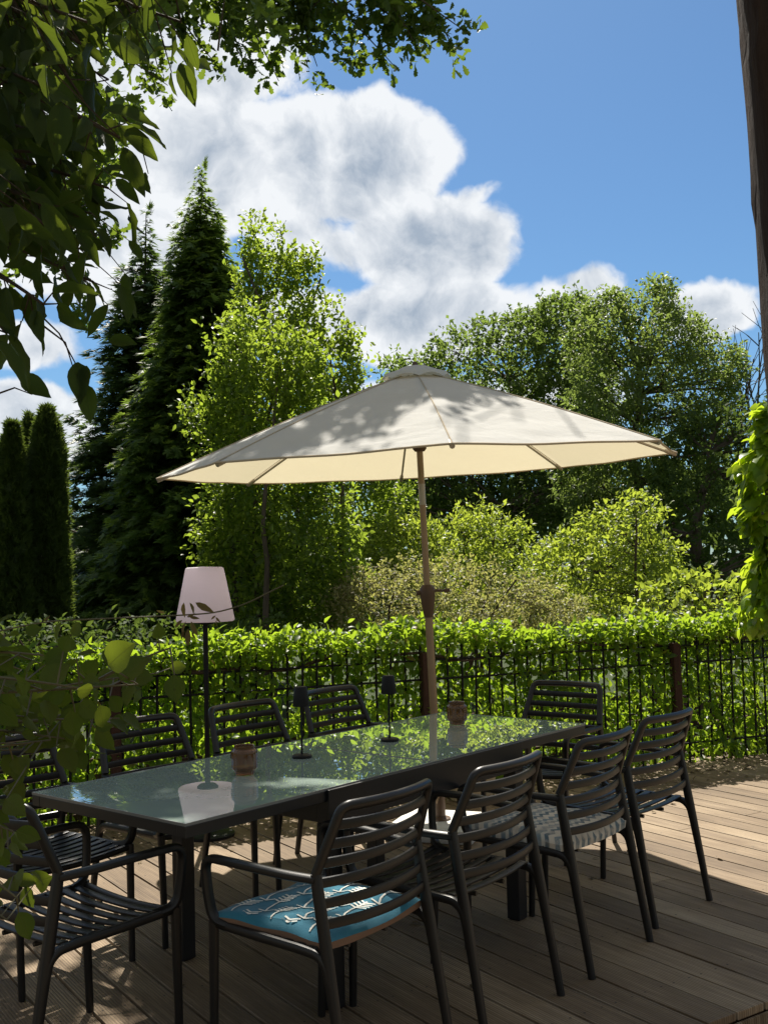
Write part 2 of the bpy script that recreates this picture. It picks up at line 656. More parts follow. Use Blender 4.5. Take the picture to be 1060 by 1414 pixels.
M = {}
M['deck'] = wood_deck()
M['resin'] = plain('charcoal resin', (0.0095, 0.0088, 0.0084), 0.38, 0.42, 0, 0.18, 9.0, 0.12, 300.0)
M['table_metal'] = plain('charcoal powder coat', (0.010, 0.0105, 0.012), 0.38, 0.5, 0, 0.15, 5.0, 0.06, 500.0)
M['trim'] = plain('grey aluminium trim', (0.20, 0.21, 0.21), 0.35, 0.5, 0.3, 0.1)
M['black'] = plain('matt black metal', (0.006, 0.006, 0.007), 0.55, 0.25, 0, 0.2)
M['bronze'] = plain('brown lacquered pole', (0.33, 0.225, 0.135), 0.38, 0.5, 0.15, 0.15)
M['alu'] = plain('bare aluminium', (0.42, 0.38, 0.33), 0.35, 0.5, 0.5, 0.1)
M['brown_plastic'] = plain('brown plastic', (0.10, 0.058, 0.033), 0.5, 0.4, 0, 0.15)
M['concrete'] = plain('pale concrete', (0.62, 0.61, 0.57), 0.8, 0.3, 0, 0.15, 12.0, 0.4, 90.0)
M['pot'] = plain('sandy stoneware', (0.42, 0.34, 0.22), 0.75, 0.3, 0, 0.22, 14.0, 0.4, 60.0)
M['post_wood'] = bark('dark stained timber', (0.028, 0.014, 0.010), (0.075, 0.040, 0.028), 30.0)
M['beam_wood'] = bark('rough dark timber', (0.020, 0.012, 0.009), (0.060, 0.036, 0.025), 40.0)
M['bark'] = bark('grey brown bark', (0.04, 0.032, 0.024), (0.13, 0.105, 0.08))
M['twig'] = bark('twig bark', (0.035, 0.025, 0.016), (0.10, 0.07, 0.045), 60.0)
M['vine_stem'] = plain('green brown vine stem', (0.10, 0.085, 0.04), 0.6, 0.3, 0, 0.3)
M['canvas'] = fabric('cream canvas', (0.73, 0.73, 0.71), (0.80, 0.71, 0.49), 0.33)
M['hem'] = fabric('canvas edging', (0.60, 0.52, 0.40), (0.6, 0.45, 0.26), 0.2)
M['lamp_white'] = fabric('white lamp plastic', (0.80, 0.77, 0.82), (0.86, 0.77, 0.83), 0.5)


def glass_top():
    # tempered glass with a pale sea-green backing, mirror smooth on top
    m, k, out = new_mat('sea green glass')
    oc = k.n('ShaderNodeTexCoord')
    n = k.noise(oc.outputs['Object'], 3.0, 5.0, 0.6)
    dust = k.smooth(k.noise(oc.outputs['Object'], 160.0, 4.0, 0.7), 0.55, 0.8)
    c = k.mix(n, (0.41, 0.52, 0.465, 1), (0.47, 0.58, 0.525, 1))
    r = k.m('ADD', 0.0, k.m('MULTIPLY', dust, 0.02))
    p = principled(k, out, **{'Base Color': c, 'Roughness': r, 'IOR': 1.5, 'Specular IOR Level': 0.3})
    gl = k.n('ShaderNodeBsdfGlossy')
    gl.inputs[0].default_value = (0.90, 0.96, 0.93, 1)
    k.l(r, gl.inputs['Roughness'])
    lw = k.n('ShaderNodeFresnel')
    lw.inputs[0].default_value = 1.8
    mx = k.n('ShaderNodeMixShader')
    speck = k.smooth(k.noise(oc.outputs['Object'], 220.0, 3.0, 0.6), 0.66, 0.74)
    smear = k.smooth(k.noise(k.vm('MULTIPLY', oc.outputs['Object'], (6.0, 14.0, 1.0)), 1.0, 6.0, 0.65), 0.50, 0.80)
    clear = k.m('SUBTRACT', 1.0, k.m('ADD', k.m('MULTIPLY', speck, 0.45), k.m('MULTIPLY', smear, 0.16)))
    k.l(k.m('MULTIPLY', k.m('ADD', k.m('MULTIPLY', lw.outputs[0], 0.95), 0.08, clamp=True), clear), mx.inputs[0])
    k.l(p.outputs[0], mx.inputs[1])
    k.l(gl.outputs[0], mx.inputs[2])
    k.l(mx.outputs[0], out.inputs[0])
    return m


def amber():
    m, k, out = new_mat('amber ribbed glass')
    oc = k.n('ShaderNodeTexCoord')
    n = k.noise(oc.outputs['Object'], 30.0, 3.0)
    c = k.mix(n, (0.17, 0.065, 0.026, 1), (0.32, 0.14, 0.06, 1))
    p = principled(k, out, **{'Base Color': c, 'Roughness': 0.05, 'IOR': 1.10, 'Transmission Weight': 0.68, 'Coat Weight': 1.0, 'Coat Roughness': 0.05})
    return m


M['glass'] = glass_top()
M['amber'] = amber()


def cushion_blue():
    m, k, out = new_mat('teal blue cotton')
    oc = k.n('ShaderNodeTexCoord')
    n = k.noise(oc.outputs['Object'], 14.0, 5.0, 0.6)
    c = k.mix(n, (0.012, 0.120, 0.190, 1), (0.030, 0.195, 0.275, 1))
    p = principled(k, out, **{'Base Color': c, 'Roughness': 0.85, 'Specular IOR Level': 0.2, 'Sheen Weight': 0.25})
    k.l(bump(k, k.noise(oc.outputs['Object'], 500.0, 1.0), 0.4, 0.001), p.inputs['Normal'])
    return m


def cushion_zigzag():
    m, k, out = new_mat('zigzag cotton')
    oc = k.n('ShaderNodeTexCoord')
    s = k.n('ShaderNodeSeparateXYZ')
    k.l(oc.outputs['Object'], s.inputs[0])
    tri = k.m('PINGPONG', k.m('MULTIPLY', s.outputs[0], 1.0), 0.021)
    y = k.m('ADD', s.outputs[1], k.m('MULTIPLY', tri, 0.85))
    band = k.m('FRACT', k.m('DIVIDE', k.m('ADD', y, 1.0), 0.082))
    c = k.ramp(band, [(0.0, (0.66, 0.59, 0.48)), (0.30, (0.68, 0.61, 0.50)), (0.34, (0.10, 0.15, 0.18)), (0.52, (0.12, 0.17, 0.20)),
                      (0.56, (0.56, 0.53, 0.46)), (0.72, (0.58, 0.55, 0.47)), (0.76, (0.20, 0.26, 0.28)), (0.95, (0.22, 0.27, 0.30))])
    n = k.noise(oc.outputs['Object'], 60.0, 4.0)
    blot = k.noise(oc.outputs['Object'], 26.0, 4.0, 0.6)
    c = k.mix(k.smooth(blot, 0.40, 0.75), c, (0.46, 0.41, 0.34, 1))
    p = principled(k, out, **{'Base Color': c, 'Roughness': 0.85, 'Specular IOR Level': 0.2})
    k.l(bump(k, k.noise(oc.outputs['Object'], 500.0, 1.0), 0.4, 0.001), p.inputs['Normal'])
    return m


M['cushion_blue'] = cushion_blue()
M['cushion_ink'] = plain('off white print', (0.70, 0.69, 0.62), 0.85, 0.2, 0, 0.08)
M['cushion_side'] = plain('brown cushion piping', (0.20, 0.125, 0.085), 0.85, 0.2, 0, 0.15)
M['cushion_zigzag'] = cushion_zigzag()
M['leaf_hedge'] = leaf_mat('creeper leaf', [(0.035, 0.075, 0.010), (0.060, 0.120, 0.014), (0.085, 0.140, 0.020)], (0.33, 0.49, 0.03), 0.56, 0.42, 0.35, 1.2, dead=.035)
M['leaf_hedge_dark'] = M['leaf_hedge']
M['leaf_oak_near'] = leaf_mat('oak leaf', [(0.028, 0.052, 0.010), (0.045, 0.080, 0.014), (0.060, 0.095, 0.018)], (0.20, 0.30, 0.03), 0.40, 0.45, 0.35, 1.0)
M['leaf_oak_far'] = leaf_mat('far oak leaf', [(0.045, 0.080, 0.018), (0.075, 0.115, 0.028), (0.098, 0.142, 0.038)], (0.20, 0.30, 0.055), 0.5, 0.5, 0.35, 0.25)
M['leaf_ash'] = leaf_mat('ash leaf', [(0.055, 0.092, 0.022), (0.09, 0.13, 0.036), (0.112, 0.155, 0.045)], (0.24, 0.34, 0.07), 0.50, 0.45, 0.4, 0.3)
M['leaf_light'] = leaf_mat('light maple leaf', [(0.045, 0.085, 0.012), (0.075, 0.120, 0.016), (0.125, 0.165, 0.024)], (0.33, 0.46, 0.045), 0.52, 0.45, 0.35, 0.5)
M['leaf_shrub'] = leaf_mat('dogwood leaf', [(0.075, 0.125, 0.016), (0.12, 0.17, 0.026), (0.155, 0.195, 0.036)], (0.40, 0.51, 0.055), 0.52, 0.45, 0.4, 0.8)
M['leaf_tan'] = leaf_mat('spirea leaf and faded flower', [(0.09, 0.13, 0.03), (0.15, 0.17, 0.055), (0.28, 0.235, 0.14), (0.34, 0.27, 0.19)], (0.40, 0.42, 0.12), 0.45, 0.5, 0.35, 1.2)
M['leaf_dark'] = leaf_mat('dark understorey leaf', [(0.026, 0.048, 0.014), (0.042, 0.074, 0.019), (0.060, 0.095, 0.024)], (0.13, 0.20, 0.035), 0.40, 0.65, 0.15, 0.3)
M['needle'] = leaf_mat('spruce needle', [(0.028, 0.058, 0.016), (0.048, 0.090, 0.022), (0.120, 0.180, 0.042)], (0.24, 0.36, 0.05), 0.44, 0.5, 0.35, 0.9)
M['needle_fir'] = leaf_mat('fir needle', [(0.024, 0.050, 0.020), (0.040, 0.078, 0.026), (0.075, 0.125, 0.034)], (0.14, 0.23, 0.04), 0.34, 0.5, 0.35, 0.9)
M['needle_thuja'] = leaf_mat('thuja scale leaf', [(0.024, 0.046, 0.012), (0.040, 0.070, 0.016), (0.065, 0.105, 0.026)], (0.15, 0.22, 0.035), 0.36, 0.5, 0.3, 1.5)
M['leaf_big'] = leaf_mat('thick dark leaf', [(0.014, 0.026, 0.008), (0.020, 0.038, 0.010), (0.030, 0.052, 0.012)], (0.14, 0.20, 0.018), 0.34, 0.55, 0.18, 2.0, veins=True)
M['leaf_creeper'] = leaf_mat('broad thin creeper leaf', [(0.030, 0.052, 0.010), (0.045, 0.072, 0.012), (0.062, 0.085, 0.016)], (0.16, 0.21, 0.016), 0.46, 0.55, 0.2, 3.0, veins=True)
M['leaf_wilt'] = leaf_mat('bronze leaflet', [(0.10, 0.055, 0.025), (0.13, 0.085, 0.035), (0.10, 0.10, 0.03)], (0.26, 0.20, 0.06), 0.35, 0.5, 0.3, 5.0, veins=True)
M['leaf_dry'] = leaf_mat('dry leaf litter', [(0.05, 0.035, 0.02), (0.12, 0.085, 0.045), (0.22, 0.17, 0.10)], (0.1, 0.07, 0.03), 0.1, 0.8, 0.2, 5.0)
M['leaf_column'] = leaf_mat('ivy leaf', [(0.055, 0.110, 0.010), (0.085, 0.155, 0.014), (0.12, 0.185, 0.02)], (0.44, 0.60, 0.03), 0.58, 0.35, 0.4, 1.5)


def ground_mat():
    m, k, out = new_mat('rough grass and soil')
    oc = k.n('ShaderNodeTexCoord')
    n = k.noise(oc.outputs['Object'], 0.8, 8.0, 0.65)
    f = k.noise(oc.outputs['Object'], 14.0, 6.0, 0.7)
    c = k.ramp(k.m('ADD', k.m('MULTIPLY', n, 0.6), k.m('MULTIPLY', f, 0.4)), [(0.3, (0.035, 0.030, 0.018)), (0.5, (0.035, 0.055, 0.016)), (0.75, (0.06, 0.09, 0.022))])
    p = principled(k, out, **{'Base Color': c, 'Roughness': 0.9, 'Specular IOR Level': 0.2})
    k.l(bump(k, f, 0.8, 0.05), p.inputs['Normal'])
    return m


M['ground'] = ground_mat()

# ================================================================== THE SETTING
BN = np.array([0.9585, -0.2851])          # across the boards
BD = np.array([0.2851, 0.9585])           # along the boards
FN = np.array([0.476, 0.879])             # fence line: FN . p = FC
FD = np.array([0.879, -0.476])
FC = 2.53
F0 = FN * FC                              # foot of the fence line
PITCH = 0.145
EDGE = -1.375                             # near end of the boards along BD


def ground():
    mb = MB()
    mb.add([(-900, -900, -0.20), (900, -900, -0.20), (900, 900, -0.20), (-900, 900, -0.20)], [(0, 1, 2, 3)])
    o = mb.build('ground', M['ground'], smooth=False)
    tag(o, kind='structure')


def board_mesh(name, boards, rz):
    mb = MB()
    for (x0, x1, y0, y1, z) in boards:
        mb.box((x0, y0, z - 0.027), (x1, y1, z), 0, 0.003)
    o = mb.build(name, M['deck'], smooth=False)
    o.rotation_euler = (0, 0, rz)
    tag(o, kind='structure')
    return o


def decks():
    rz = math.atan2(BN[1], BN[0])
    B = []
    i0 = int(-7.0 / PITCH)
    for i in range(i0, int(7.5 / PITCH)):
        s0 = i * PITCH + 0.0055 + 0.063
        s1 = s0 + PITCH - 0.011
        sm = (s0 + s1) / 2
        tend = (2.66 - 0.2055 * sm) / 0.978
        tend = min(tend, 5.2)
        dz = random.uniform(-.0012, .0012)
        cuts = [EDGE]
        if i % 2 == 0:
            cuts.append(random.choice([0.62, 1.42, -0.2]) + (0.0 if i % 4 else 0.6))
        cuts = [c for c in cuts if c < tend - .3] + [tend]
        for a, b in zip(cuts[:-1], cuts[1:]):
            B.append((s0, s1, a + 0.0015, b - 0.0015, dz))
    board_mesh('deck', B, rz)
    # joists under it, seen as darkness between boards, and the boards of the lower level
    mb = MB()
    for j in range(14):
        y = EDGE + 0.05 + j * 0.5
        mb.box((-7.0, y - 0.025, -0.16), (7.5, y + 0.025, -0.0295), 0)
    o = mb.build('deck_joists', M['post_wood'], smooth=False)
    o.rotation_euler = (0, 0, rz)
    tag(o, kind='structure')
    B = []
    n = 0
    y = EDGE - 0.012
    while n < 22:
        B.append((-7.0, 7.5, y - PITCH + 0.007, y, -0.085))
        y -= PITCH
        n += 1
    board_mesh('lower_deck', B, rz)
    # grooved fascia closing the front of the upper deck
    mb = MB()
    x = -7.0
    while x < 7.5:
        mb.box((x, EDGE - 0.010, -0.083), (x + 0.0085, EDGE - 0.0005, -0.0305), 0)
        x += 0.0115
    o = mb.build('deck_edge', M['deck'], smooth=False)
    o.rotation_euler = (0, 0, rz)
    tag(o, kind='structure')


ground()
decks()


# ================================================================== FENCE AND HEDGE
def fence_pt(u, z, off=0.0):
    """u along the fence, off metres behind it"""
    p = F0 + FD * u + FN * off
    return np.array([p[0], p[1], z])


U_L, U_R = -4.2, 5.2


def fence():
    root = thing('wire_fence', 'black spear-topped bar fence overgrown by the bright green hedge', 'fence', fence_pt(0, 0))
    rail = MB()
    for z in (0.145, 0.745):
        rail.tube([local(root, fence_pt(u, z)) for u in np.linspace(U_L, U_R, 30)], 0.0078, 6)
    rail.tube([local(root, fence_pt(u, 0.875)) for u in np.linspace(U_L, U_R, 30)], 0.007, 6)
    rail.build('rail', M['black'], root)
    bars = MB()
    u = U_L
    i = 0
    while u < U_R:
        lean = random.uniform(-.008, .008)
        a = local(root, fence_pt(u, 0.0, 0.008))
        b = local(root, fence_pt(u + lean, 0.945, 0.008))
        c = local(root, fence_pt(u + lean, 0.985, 0.008))
        bars.tube([a, b], 0.0085, 6)
        bars.tube([b, (b + c) / 2, c], [0.0085, 0.013, 0.0015], 6)
        u += 0.104
        i += 1
    o = bars.build('bar_panel', M['black'], root)
    for (px, z1) in ((585, 0.93), (929, 0.90), (158, .93)):
        # where the pixel column meets the fence line
        g = FW + RT * ((px - 530) / FPX) - UP * ((930 - 707) / FPX)
        t = (FC - FN @ CAM[:2]) / (FN @ g[:2])
        p = CAM[:2] + t * g[:2]
        mb = MB()
        q = local(root, (p[0] - FN[0] * .03, p[1] - FN[1] * .03, 0))
        ang = math.atan2(FD[1], FD[0])
        h = 0.031
        mb.box((-h, -h, -.15), (h, h, z1), 0, 0.004)
        ca, sa = math.cos(ang), math.sin(ang)
        mb.v = [(q[0] + ca * x - sa * y, q[1] + sa * x + ca * y, z) for x, y, z in mb.v]
        mb.build('post', M['post_wood'], root, smooth=False)


def hedge():
    root = thing('climbing_hedge', 'long sunlit bright green leafy hedge growing over the black fence', 'hedge', fence_pt(0, 0))
    # leafy mass: mostly the front face, a cushion of leaves over the top, thinner behind
    P, D, N, L = [], [], [], []

    def top(u):
        return 1.03 + 0.030 * np.sin(u * 1.7) + 0.025 * np.sin(u * 4.3 + 1) + 0.02 * np.sin(u * 9.1 + 2)

    n1 = 27000
    u = RNG.uniform(U_L, U_R, n1)
    z = RNG.uniform(0.0, 1.0, n1) ** 0.9 * (top(u) - 0.06)
    off = -0.005 + np.abs(RNG.normal(0, 0.09, n1)) + 0.03 * np.sin(u * 6 + z * 5)
    # gaps: skip patches low in the hedge
    gap = np.sin(u * 5.3 + 2.0 * np.sin(z * 6)) + np.sin(z * 9 + u * 3.1) + 0.8 * np.sin(u * 13 + z * 11)
    keep = (gap < 1.7) | (RNG.random(n1) < .4)
    u, z, off = u[keep], z[keep], off[keep]
    n = len(u)
    P.append(np.stack([F0[0] + FD[0] * u + FN[0] * off, F0[1] + FD[1] * u + FN[1] * off, z], 1))
    D.append(unit(RNG.normal(size=(n, 3)) * .75 + np.array([-FN[0] * .5, -FN[1] * .5, -.35])))
    N.append(unit(RNG.normal(size=(n, 3)) * .6 + np.array([-FN[0] * .8, -FN[1] * .8, .25])))
    L.append(RNG.uniform(.030, .078, n) * (1 + .25 * (RNG.random(n) < .12)))
    n2 = 8600
    u = RNG.uniform(U_L, U_R, n2)
    a = RNG.uniform(0, math.pi, n2)
    rr = 0.62 + 0.38 * RNG.random(n2)
    off = 0.09 - np.cos(a) * 0.18 * rr
    z = top(u) - 0.09 + np.sin(a) * 0.15 * rr + RNG.normal(0, .02, n2)
    P.append(np.stack([F0[0] + FD[0] * u + FN[0] * off, F0[1] + FD[1] * u + FN[1] * off, z], 1))
    D.append(unit(RNG.normal(size=(n2, 3)) * .7 + np.array([-FN[0] * .5, -FN[1] * .5, .05])))
    N.append(unit(RNG.normal(size=(n2, 3)) * .5 + np.array([0, 0, .9])))
    L.append(RNG.uniform(.035, .080, n2))
    # sprigs standing up from the crest
    n3 = 60
    uu = RNG.uniform(U_L, U_R, n3)
    for q in uu:
        h = RNG.uniform(.05, .13)
        k = 6
        zz = top(q) + np.linspace(-.02, h, k)
        o2 = np.full(k, RNG.uniform(0, .3))
        P.append(np.stack([F0[0] + FD[0] * q + FN[0] * o2, F0[1] + FD[1] * q + FN[1] * o2, zz], 1))
        D.append(unit(RNG.normal(size=(k, 3)) * .6 + np.array([0, 0, .6])))
        N.append(unit(RNG.normal(size=(k, 3)) * .5 + np.array([0, 0, .7])))
        L.append(RNG.uniform(.04, .075, k))
    P, D, N, L = map(np.concatenate, (P, D, N, L))
    leaves('foliage', 'ovate', local(root, P), D, N, L, RNG.uniform(.42, .58, len(L)), M['leaf_hedge'], root)
    # woody stems along the top rail and up through the bars
    st = MB()
    for j in range(5):
        a = U_L + j * 1.9
        pts = [local(root, fence_pt(a + s * 2.3, 0.90 + .03 * math.sin(s * 9 + j) + .02 * math.sin(s * 23 + j), 0.025 + .02 * math.sin(s * 7 + 2 * j))) for s in np.linspace(0, 1, 16)]
        st.tube(pts, np.linspace(.016, .008, 16).tolist(), 6)
    for j in range(70):
        a = RNG.uniform(U_L, U_R)
        pts = []
        for s in np.linspace(0, 1, 8):
            a += RNG.normal(0, .03)
            pts.append(local(root, fence_pt(a, s * .98, .05 + RNG.uniform(0, .12))))
        st.tube(pts, np.linspace(.008, .003, 8).tolist(), 5)
    st.build('woody_stem', M['twig'], root)


fence()
hedge()


# ================================================================== TREES
def limb(mb, a, b, r0, r1, bend=0.15, n=7, sides=7):
    a, b = np.array(a, float), np.array(b, float)
    L = np.linalg.norm(b - a)
    k = RNG.normal(size=3) * bend * L
    k[2] = abs(k[2]) * .6
    pts = [a * (1 - t) + b * t + k * (t * (1 - t)) * 1.2 for t in np.linspace(0, 1, n)]
    mb.tube(pts, np.linspace(r0, r1, n).tolist(), sides)
    return pts


def in_poly(x, y, poly):
    p = np.array(poly, float)
    c = np.zeros(len(x), bool)
    j = len(p) - 1
    for i in range(len(p)):
        hit = ((p[i, 1] > y) != (p[j, 1] > y)) & (x < (p[j, 0] - p[i, 0]) * (y - p[i, 1]) / (p[j, 1] - p[i, 1] + 1e-9) + p[i, 0])
        c ^= hit
        j = i
    return c


def lumps(P, s, seed):
    """cheap solid noise, about -1..1, feature size s metres"""
    r = np.random.default_rng(seed)
    v = np.zeros(len(P))
    for a, f in ((.5, 1.0), (.3, 2.1), (.2, 4.3)):
        for _ in range(4):
            k = r.normal(size=3) * f * 2.2 / s
            v += a * np.sin(P @ k + r.uniform(0, 6.28)) * .6
    return v


def crown_tree(name, label, cat, px, D, poly, thick, leaf, kind, mat, lai, gap, lump, trunk_r, group=None, stems=1, per=9, width=.55, rise=.3, droop=.1, fray=10, base_z=-.2, elong=1.0, bark_mat='bark', limbs=60, seed=1):
    """a crown with its own depth: leafy twigs fill a rounded body of the given outline, in lumps with gaps between"""
    g = at(px, 800, D)
    root = thing(name, label, cat, (g[0], g[1], base_z), 0, group)
    sc = D / FPX
    pl = np.array(poly, float)
    x0, y0 = pl.min(0) - fray
    x1, y1 = pl.max(0) + fray
    N = 60000
    X, Y = RNG.uniform(x0, x1, N), RNG.uniform(y0, y1, N)
    # ragged outline: the test point is shaken
    k = in_poly(X + RNG.normal(0, fray * .55, N), Y + RNG.normal(0, fray * .55, N), poly)
    X, Y = X[k], Y[k]
    # distance to the outline gives the thickness
    seg_a, seg_b = pl, np.roll(pl, -1, 0)
    dmin = np.full(len(X), 1e9)
    for a, b in zip(seg_a, seg_b):
        ab = b - a
        t = np.clip(((X - a[0]) * ab[0] + (Y - a[1]) * ab[1]) / (ab @ ab + 1e-9), 0, 1)
        dmin = np.minimum(dmin, np.hypot(X - a[0] - t * ab[0], Y - a[1] - t * ab[1]))
    w = thick * np.sqrt(np.clip(dmin / max(8.0, dmin.max()), .03, 1))
    dz = RNG.uniform(-1, 1, len(X)) * w
    dd = D + dz
    Pc = CAM + dd[:, None] * (FW + RT * ((X - 530) / FPX)[:, None] - UP * ((Y - 707) / FPX)[:, None])
    nz = lumps(Pc * np.array([1, 1, 1.5]), lump, seed)
    keep = nz > np.quantile(nz, gap)
    Pc = Pc[keep]
    Pc = Pc[Pc[:, 2] > 0.05]
    area = abs(0.5 * np.sum(pl[:, 0] * np.roll(pl[:, 1], -1) - pl[:, 1] * np.roll(pl[:, 0], -1))) * sc * sc
    n_leaf = int(lai * area / (leaf * leaf * width * .55))
    m = min(len(Pc), max(40, n_leaf // per))
    Pc = Pc[RNG.permutation(len(Pc))[:m]]
    per = max(3, n_leaf // m)
    cen = Pc.mean(0)
    ax = unit(unit(Pc - cen) * .7 + RNG.normal(size=(m, 3)) * .45 + np.array([0, 0, rise]))
    t = RNG.random((m * per, 1))
    tw = leaf * 2.6 * elong
    P = np.repeat(Pc, per, 0) + np.repeat(ax, per, 0) * (t - .3) * tw + np.clip(RNG.normal(size=(m * per, 3)), -1.6, 1.6) * leaf * (1.0 - .55 * t) * .75
    Dv = unit(RNG.normal(size=(m * per, 3)) * .7 + np.repeat(ax, per, 0) * .7 + np.array([0, 0, -droop]))
    Nv = unit(RNG.normal(size=(m * per, 3)) * .6 + np.array([0, 0, .85]))
    leaves('crown', kind, local(root, P), Dv, Nv, RNG.uniform(.6, 1.25, m * per) * leaf, width * RNG.uniform(.85, 1.15, m * per), mat, root)
    mb = MB()
    L = local(root, Pc)
    top = L[:, 2].max()
    tr_all = []
    for s_ in range(stems):
        off = np.zeros(3) if stems == 1 else RT * RNG.uniform(-1, 1) * (x1 - x0) * sc * .22 + FW * RNG.uniform(-.5, .5) * thick
        off[2] = 0
        tip = local(root, cen) * np.array([1, 1, 0]) * .8 + off * 1.5 + np.array([0, 0, top * RNG.uniform(.8, .93)])
        sway = RNG.normal(size=3) * np.array([1, 1, 0]) * .05 * top
        pts = [off * (1 - q) + tip * np.array([q ** 1.3, q ** 1.3, q]) + sway * math.sin(q * 3.1) + RNG.normal(size=3) * trunk_r * .35 * np.array([1, 1, 0]) for q in np.linspace(0, 1, 11)]
        mb.tube(pts, [trunk_r * (1.1 - .98 * q) + .006 for q in np.linspace(0, 1, 11)], 9)
        tr_all += pts[3:10]
    T = np.array(tr_all)
    for i in RNG.permutation(m)[:limbs]:
        tgt = L[i]
        dist = np.linalg.norm(T - tgt + np.array([0, 0, 1.0]) * .25 * np.linalg.norm(T - tgt, axis=1)[:, None], axis=1)
        a = T[int(np.argmin(dist))]
        r0 = trunk_r * RNG.uniform(.10, .26)
        q = limb(mb, a, tgt, r0, r0 * .18 + .003, .12, 7, 6)
        near = np.argsort(np.linalg.norm(L - tgt, axis=1))[1:4]
        for j in near:
            limb(mb, q[4], L[j], r0 * .35, .003, .12, 4, 4)
    mb.build('trunk', M[bark_mat], root)
    return root


def conifer(name, label, px, D, prof, n_lev, kind, mat, spray_len, per_m, droop, group=None, gaps=0.0, axis=None, tiers=False, wratio=1.0, fuzz=.12, cat='conifer'):
    """prof: (y pixel, half width in pixels) from the tip down; sprays along drooping boughs"""
    g = at(px, 800, D)
    root = thing(name, label, cat, (g[0], g[1], -0.2), 0, group)
    sc = D / FPX
    ys = np.array([p[0] for p in prof], float)
    ws = np.array([p[1] for p in prof], float) * sc
    xs = np.array([px if axis is None else axis(p[0]) for p in prof])
    P, Dv, Nv, L = [], [], [], []
    tw = MB()
    pts_t = []
    tip = at(xs[0], ys[0], D)
    ztip = tip[2]
    zbot = -0.1
    levs = np.linspace(0, 1, n_lev) ** 0.92
    zs = ztip - (ztip - zbot) * levs
    ypix = ys[0] + (ztip - zs) / sc
    hw = np.interp(ypix, ys, ws)
    ax = np.interp(ypix, ys, xs)
    for i in range(n_lev):
        cen = at(ax[i], 800, D)
        c = np.array([cen[0], cen[1], zs[i]])
        pts_t.append(c)
        w = hw[i]
        m = int(5 + w * per_m)
        ph = RNG.uniform(0, 6.28)
        mod = (0.72 + 0.42 * ((i % 5) / 4.0)) if tiers else 1.0
        for b in range(m):
            if RNG.random() < gaps:
                continue
            a = ph + b * 2 * math.pi / m + RNG.normal(0, .25)
            Lb = w * mod * RNG.uniform(1 - fuzz * 2.2, 1 + fuzz) * (1 + .16 * math.sin(zs[i] * 2.3 + a * 2 + px) + .12 * math.sin(zs[i] * 5.1 - a * 3))
            if Lb < .05:
                Lb = .05
            out = np.array([math.cos(a), math.sin(a), 0])
            k = max(2, int(Lb / (spray_len * .34)))
            s = (np.arange(k) + RNG.random(k) * .8) / k
            s = .12 + .95 * s
            sag = -droop * Lb * s ** 1.5 + (.22 * droop * Lb * np.maximum(0, s - .7) / .3)
            lift = RNG.uniform(-.1, .1) * Lb
            q = c + np.outer(s * Lb, out) + np.outer(sag + lift * s, [0, 0, 1])
            side = np.array([-out[1], out[0], 0])
            for rep in range(2):
                sg = RNG.choice([-1, 1], k)[:, None]
                P.append(q + RNG.normal(size=(k, 3)) * spray_len * .16)
                Dv.append(unit(out * RNG.uniform(.35, 1.1, (k, 1)) + side * sg * RNG.uniform(0, .8, (k, 1)) + np.array([0, 0, -1]) * RNG.uniform(-.15, .9 * min(1, droop * 1.6), (k, 1))))
                Nv.append(unit(RNG.normal(size=(k, 3)) * .35 + np.array([0, 0, 1.0]) + out * .3))
                L.append(RNG.uniform(.6, 1.15, k) * spray_len * np.clip(.35 + w * 1.2, .35, 1.0))
            if i % 3 == 0 and b % 2 == 0 and w > .2:
                tw.tube([local(root, c), local(root, q[len(q) // 2]), local(root, q[-1])], [.012 + .012 * w, .008, .003], 4)
    # leader
    P.append(np.array([tip + np.array([0, 0, -.03 * j]) for j in range(6)]))
    Dv.append(unit(RNG.normal(size=(6, 3)) * .25 + np.array([0, 0, 1.0])))
    Nv.append(rdir(6))
    L.append(np.full(6, spray_len * .55))
    P, Dv, Nv, L = map(np.concatenate, (P, Dv, Nv, L))
    leaves('crown', kind, local(root, P), Dv, Nv, L, wratio, mat, root, smooth=False)
    pts_t = [local(root, p) for p in pts_t[::-1]][:: max(1, n_lev // 14)]
    Ht = max(1.0, ztip)
    tw.tube(pts_t, np.linspace(.022 * Ht, .006, len(pts_t)).tolist(), 8)
    tw.build('trunk', M['bark'], root)
    return root


